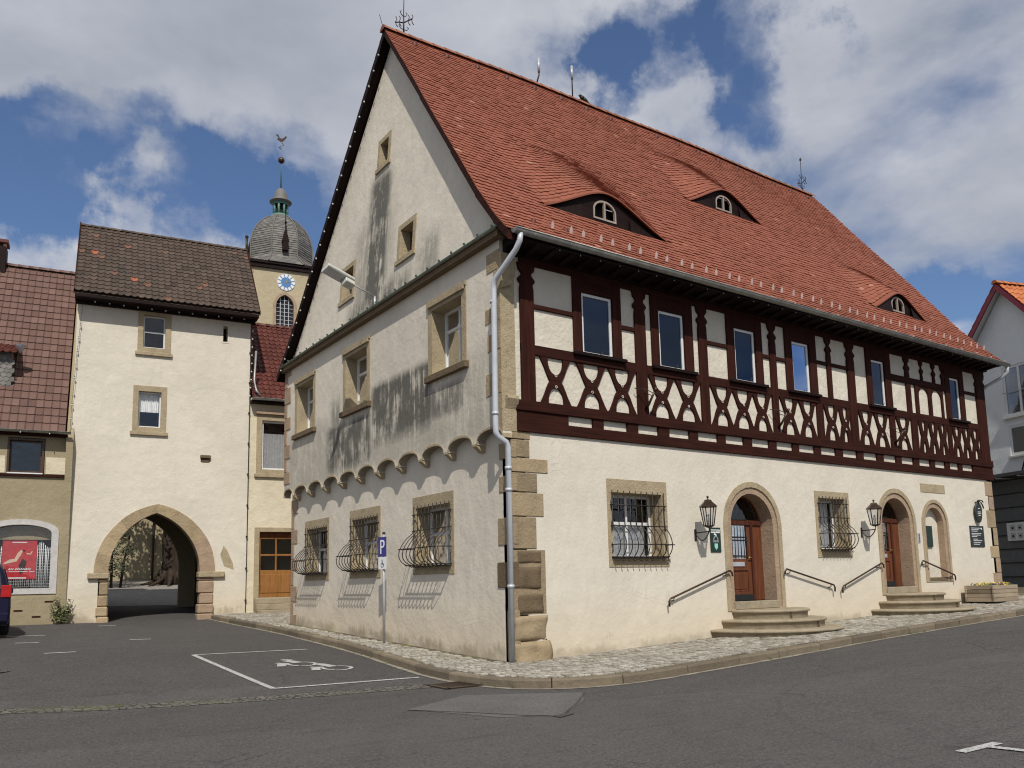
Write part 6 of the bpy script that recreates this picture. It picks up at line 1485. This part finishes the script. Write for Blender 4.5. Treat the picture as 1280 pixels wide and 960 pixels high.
Ldir = Vector((.38, .78, -1)).normalized()
el = math.asin(-Ldir.z); 
sun = bpy.data.lights.new('sun', 'SUN'); sun.energy = 3.75; sun.angle = radians(.55); sun.color = (1, .955, .88)
so = bpy.data.objects.new('sun', sun); COL.objects.link(so); so.rotation_euler = Ldir.to_track_quat('-Z', 'Y').to_euler(); so.location = (0, -20, 40)
w = bpy.data.worlds.new('World'); S.world = w; w.use_nodes = True; nt = w.node_tree; nn = nt.nodes; ll = nt.links
bg = nn['Background']; bg.inputs['Strength'].default_value = 1
class WM(Mat):
    def __init__(s): s.t = nt; s.n = nn; s.l = ll; s._pos = nn.new('ShaderNodeTexCoord').outputs['Generated']
W_ = WM()
sky = nn.new('ShaderNodeTexSky'); sky.sky_type = 'NISHITA'; sky.sun_disc = False; sky.sun_elevation = el
sky.sun_rotation = atan2(-Ldir.x, -Ldir.y); sky.air_density = 1.1; sky.dust_density = .6; sky.ozone_density = 1.6; sky.altitude = 300
skc = W_.node('ShaderNodeMix', data_type='RGBA', blend_type='MULTIPLY'); skc.inputs[0].default_value = 1; ll.new(sky.outputs[0], skc.inputs[6]); skc.inputs[7].default_value = (.072, .08, .096, 1)
x, y, z = W_.xyz()
zz = W_.math('ADD', W_.math('MAXIMUM', z, .0), .12)
cb = W_.node('ShaderNodeCombineXYZ'); ll.new(W_.math('DIVIDE', x, zz), cb.inputs[0]); ll.new(W_.math('DIVIDE', y, zz), cb.inputs[1]); cb.inputs[2].default_value = 3.7
v = cb.outputs[0]
n1 = W_.noise(1.25, 10, .55, v, .2)
off = W_.node('ShaderNodeVectorMath', operation='ADD'); ll.new(v, off.inputs[0]); off.inputs[1].default_value = (-.10, -.17, .0)
n1b = W_.noise(1.25, 5, .55, off.outputs[0], .2)
cov = W_.math('ADD', n1, COVER)
pw = W_.node('ShaderNodeTexNoise'); pw.inputs['Scale'].default_value = 5; pw.inputs['Detail'].default_value = 8; pw.inputs['Roughness'].default_value = .62; ll.new(W_.pos(), pw.inputs['Vector'])
pm = W_.node('ShaderNodeVectorMath', operation='MULTIPLY_ADD'); ll.new(pw.outputs['Color'], pm.inputs[0]); pm.inputs[1].default_value = (.32, .32, .32); pm.inputs[2].default_value = (-.16, -.16, -.16)
pa_ = W_.node('ShaderNodeVectorMath', operation='ADD'); ll.new(pm.outputs[0], pa_.inputs[0]); ll.new(W_.pos(), pa_.inputs[1])
pn_ = W_.node('ShaderNodeVectorMath', operation='NORMALIZE'); ll.new(pa_.outputs[0], pn_.inputs[0])
def bump_at(px, py, rad, amt):
    d = (fw+r2*((px-640)/f_px)-u2*((py-y0_px)/f_px)).normalized()
    q = W_.node('ShaderNodeVectorMath', operation='DOT_PRODUCT'); ll.new(pn_.outputs[0], q.inputs[0]); q.inputs[1].default_value = d
    return W_.math('MULTIPLY', W_.sm(q.outputs['Value'], cos(radians(rad)), cos(radians(rad*.1))), amt)
for b in SKYB: cov = W_.math('ADD', cov, bump_at(*b))
mask = W_.math('POWER', W_.sm(cov, .42, .65), .85)
lit = W_.math('MULTIPLY_ADD', W_.math('SUBTRACT', n1, n1b), 2.2, .5, clamp=True)
n3 = W_.noise(3.0, 10, .6, v, .3); n4 = W_.noise(.9, 3, .5, v)
thick = W_.sm(cov, .5, .85)
val = W_.math('ADD', W_.math('MULTIPLY', lit, .35), W_.math('ADD', W_.math('MULTIPLY', n3, .4), W_.math('MULTIPLY', n4, .35)))
val = W_.math('SUBTRACT', val, W_.math('MULTIPLY', thick, .12))
ccol = W_.ramp(val, [(.2, (.27, .30, .36)), (.38, (.38, .41, .47)), (.53, (.49, .51, .57)), (.70, (.66, .68, .71))])
out = W_.mix(W_.math('MULTIPLY', mask, .95), skc.outputs[2], ccol)
ll.new(out, bg.inputs['Color'])
S.view_settings.view_transform = 'Standard'; S.view_settings.look = 'None'; S.view_settings.exposure = 0
S.render.engine = 'CYCLES'; S.cycles.pixel_filter_type = 'BLACKMAN_HARRIS'; S.cycles.filter_width = 1.15
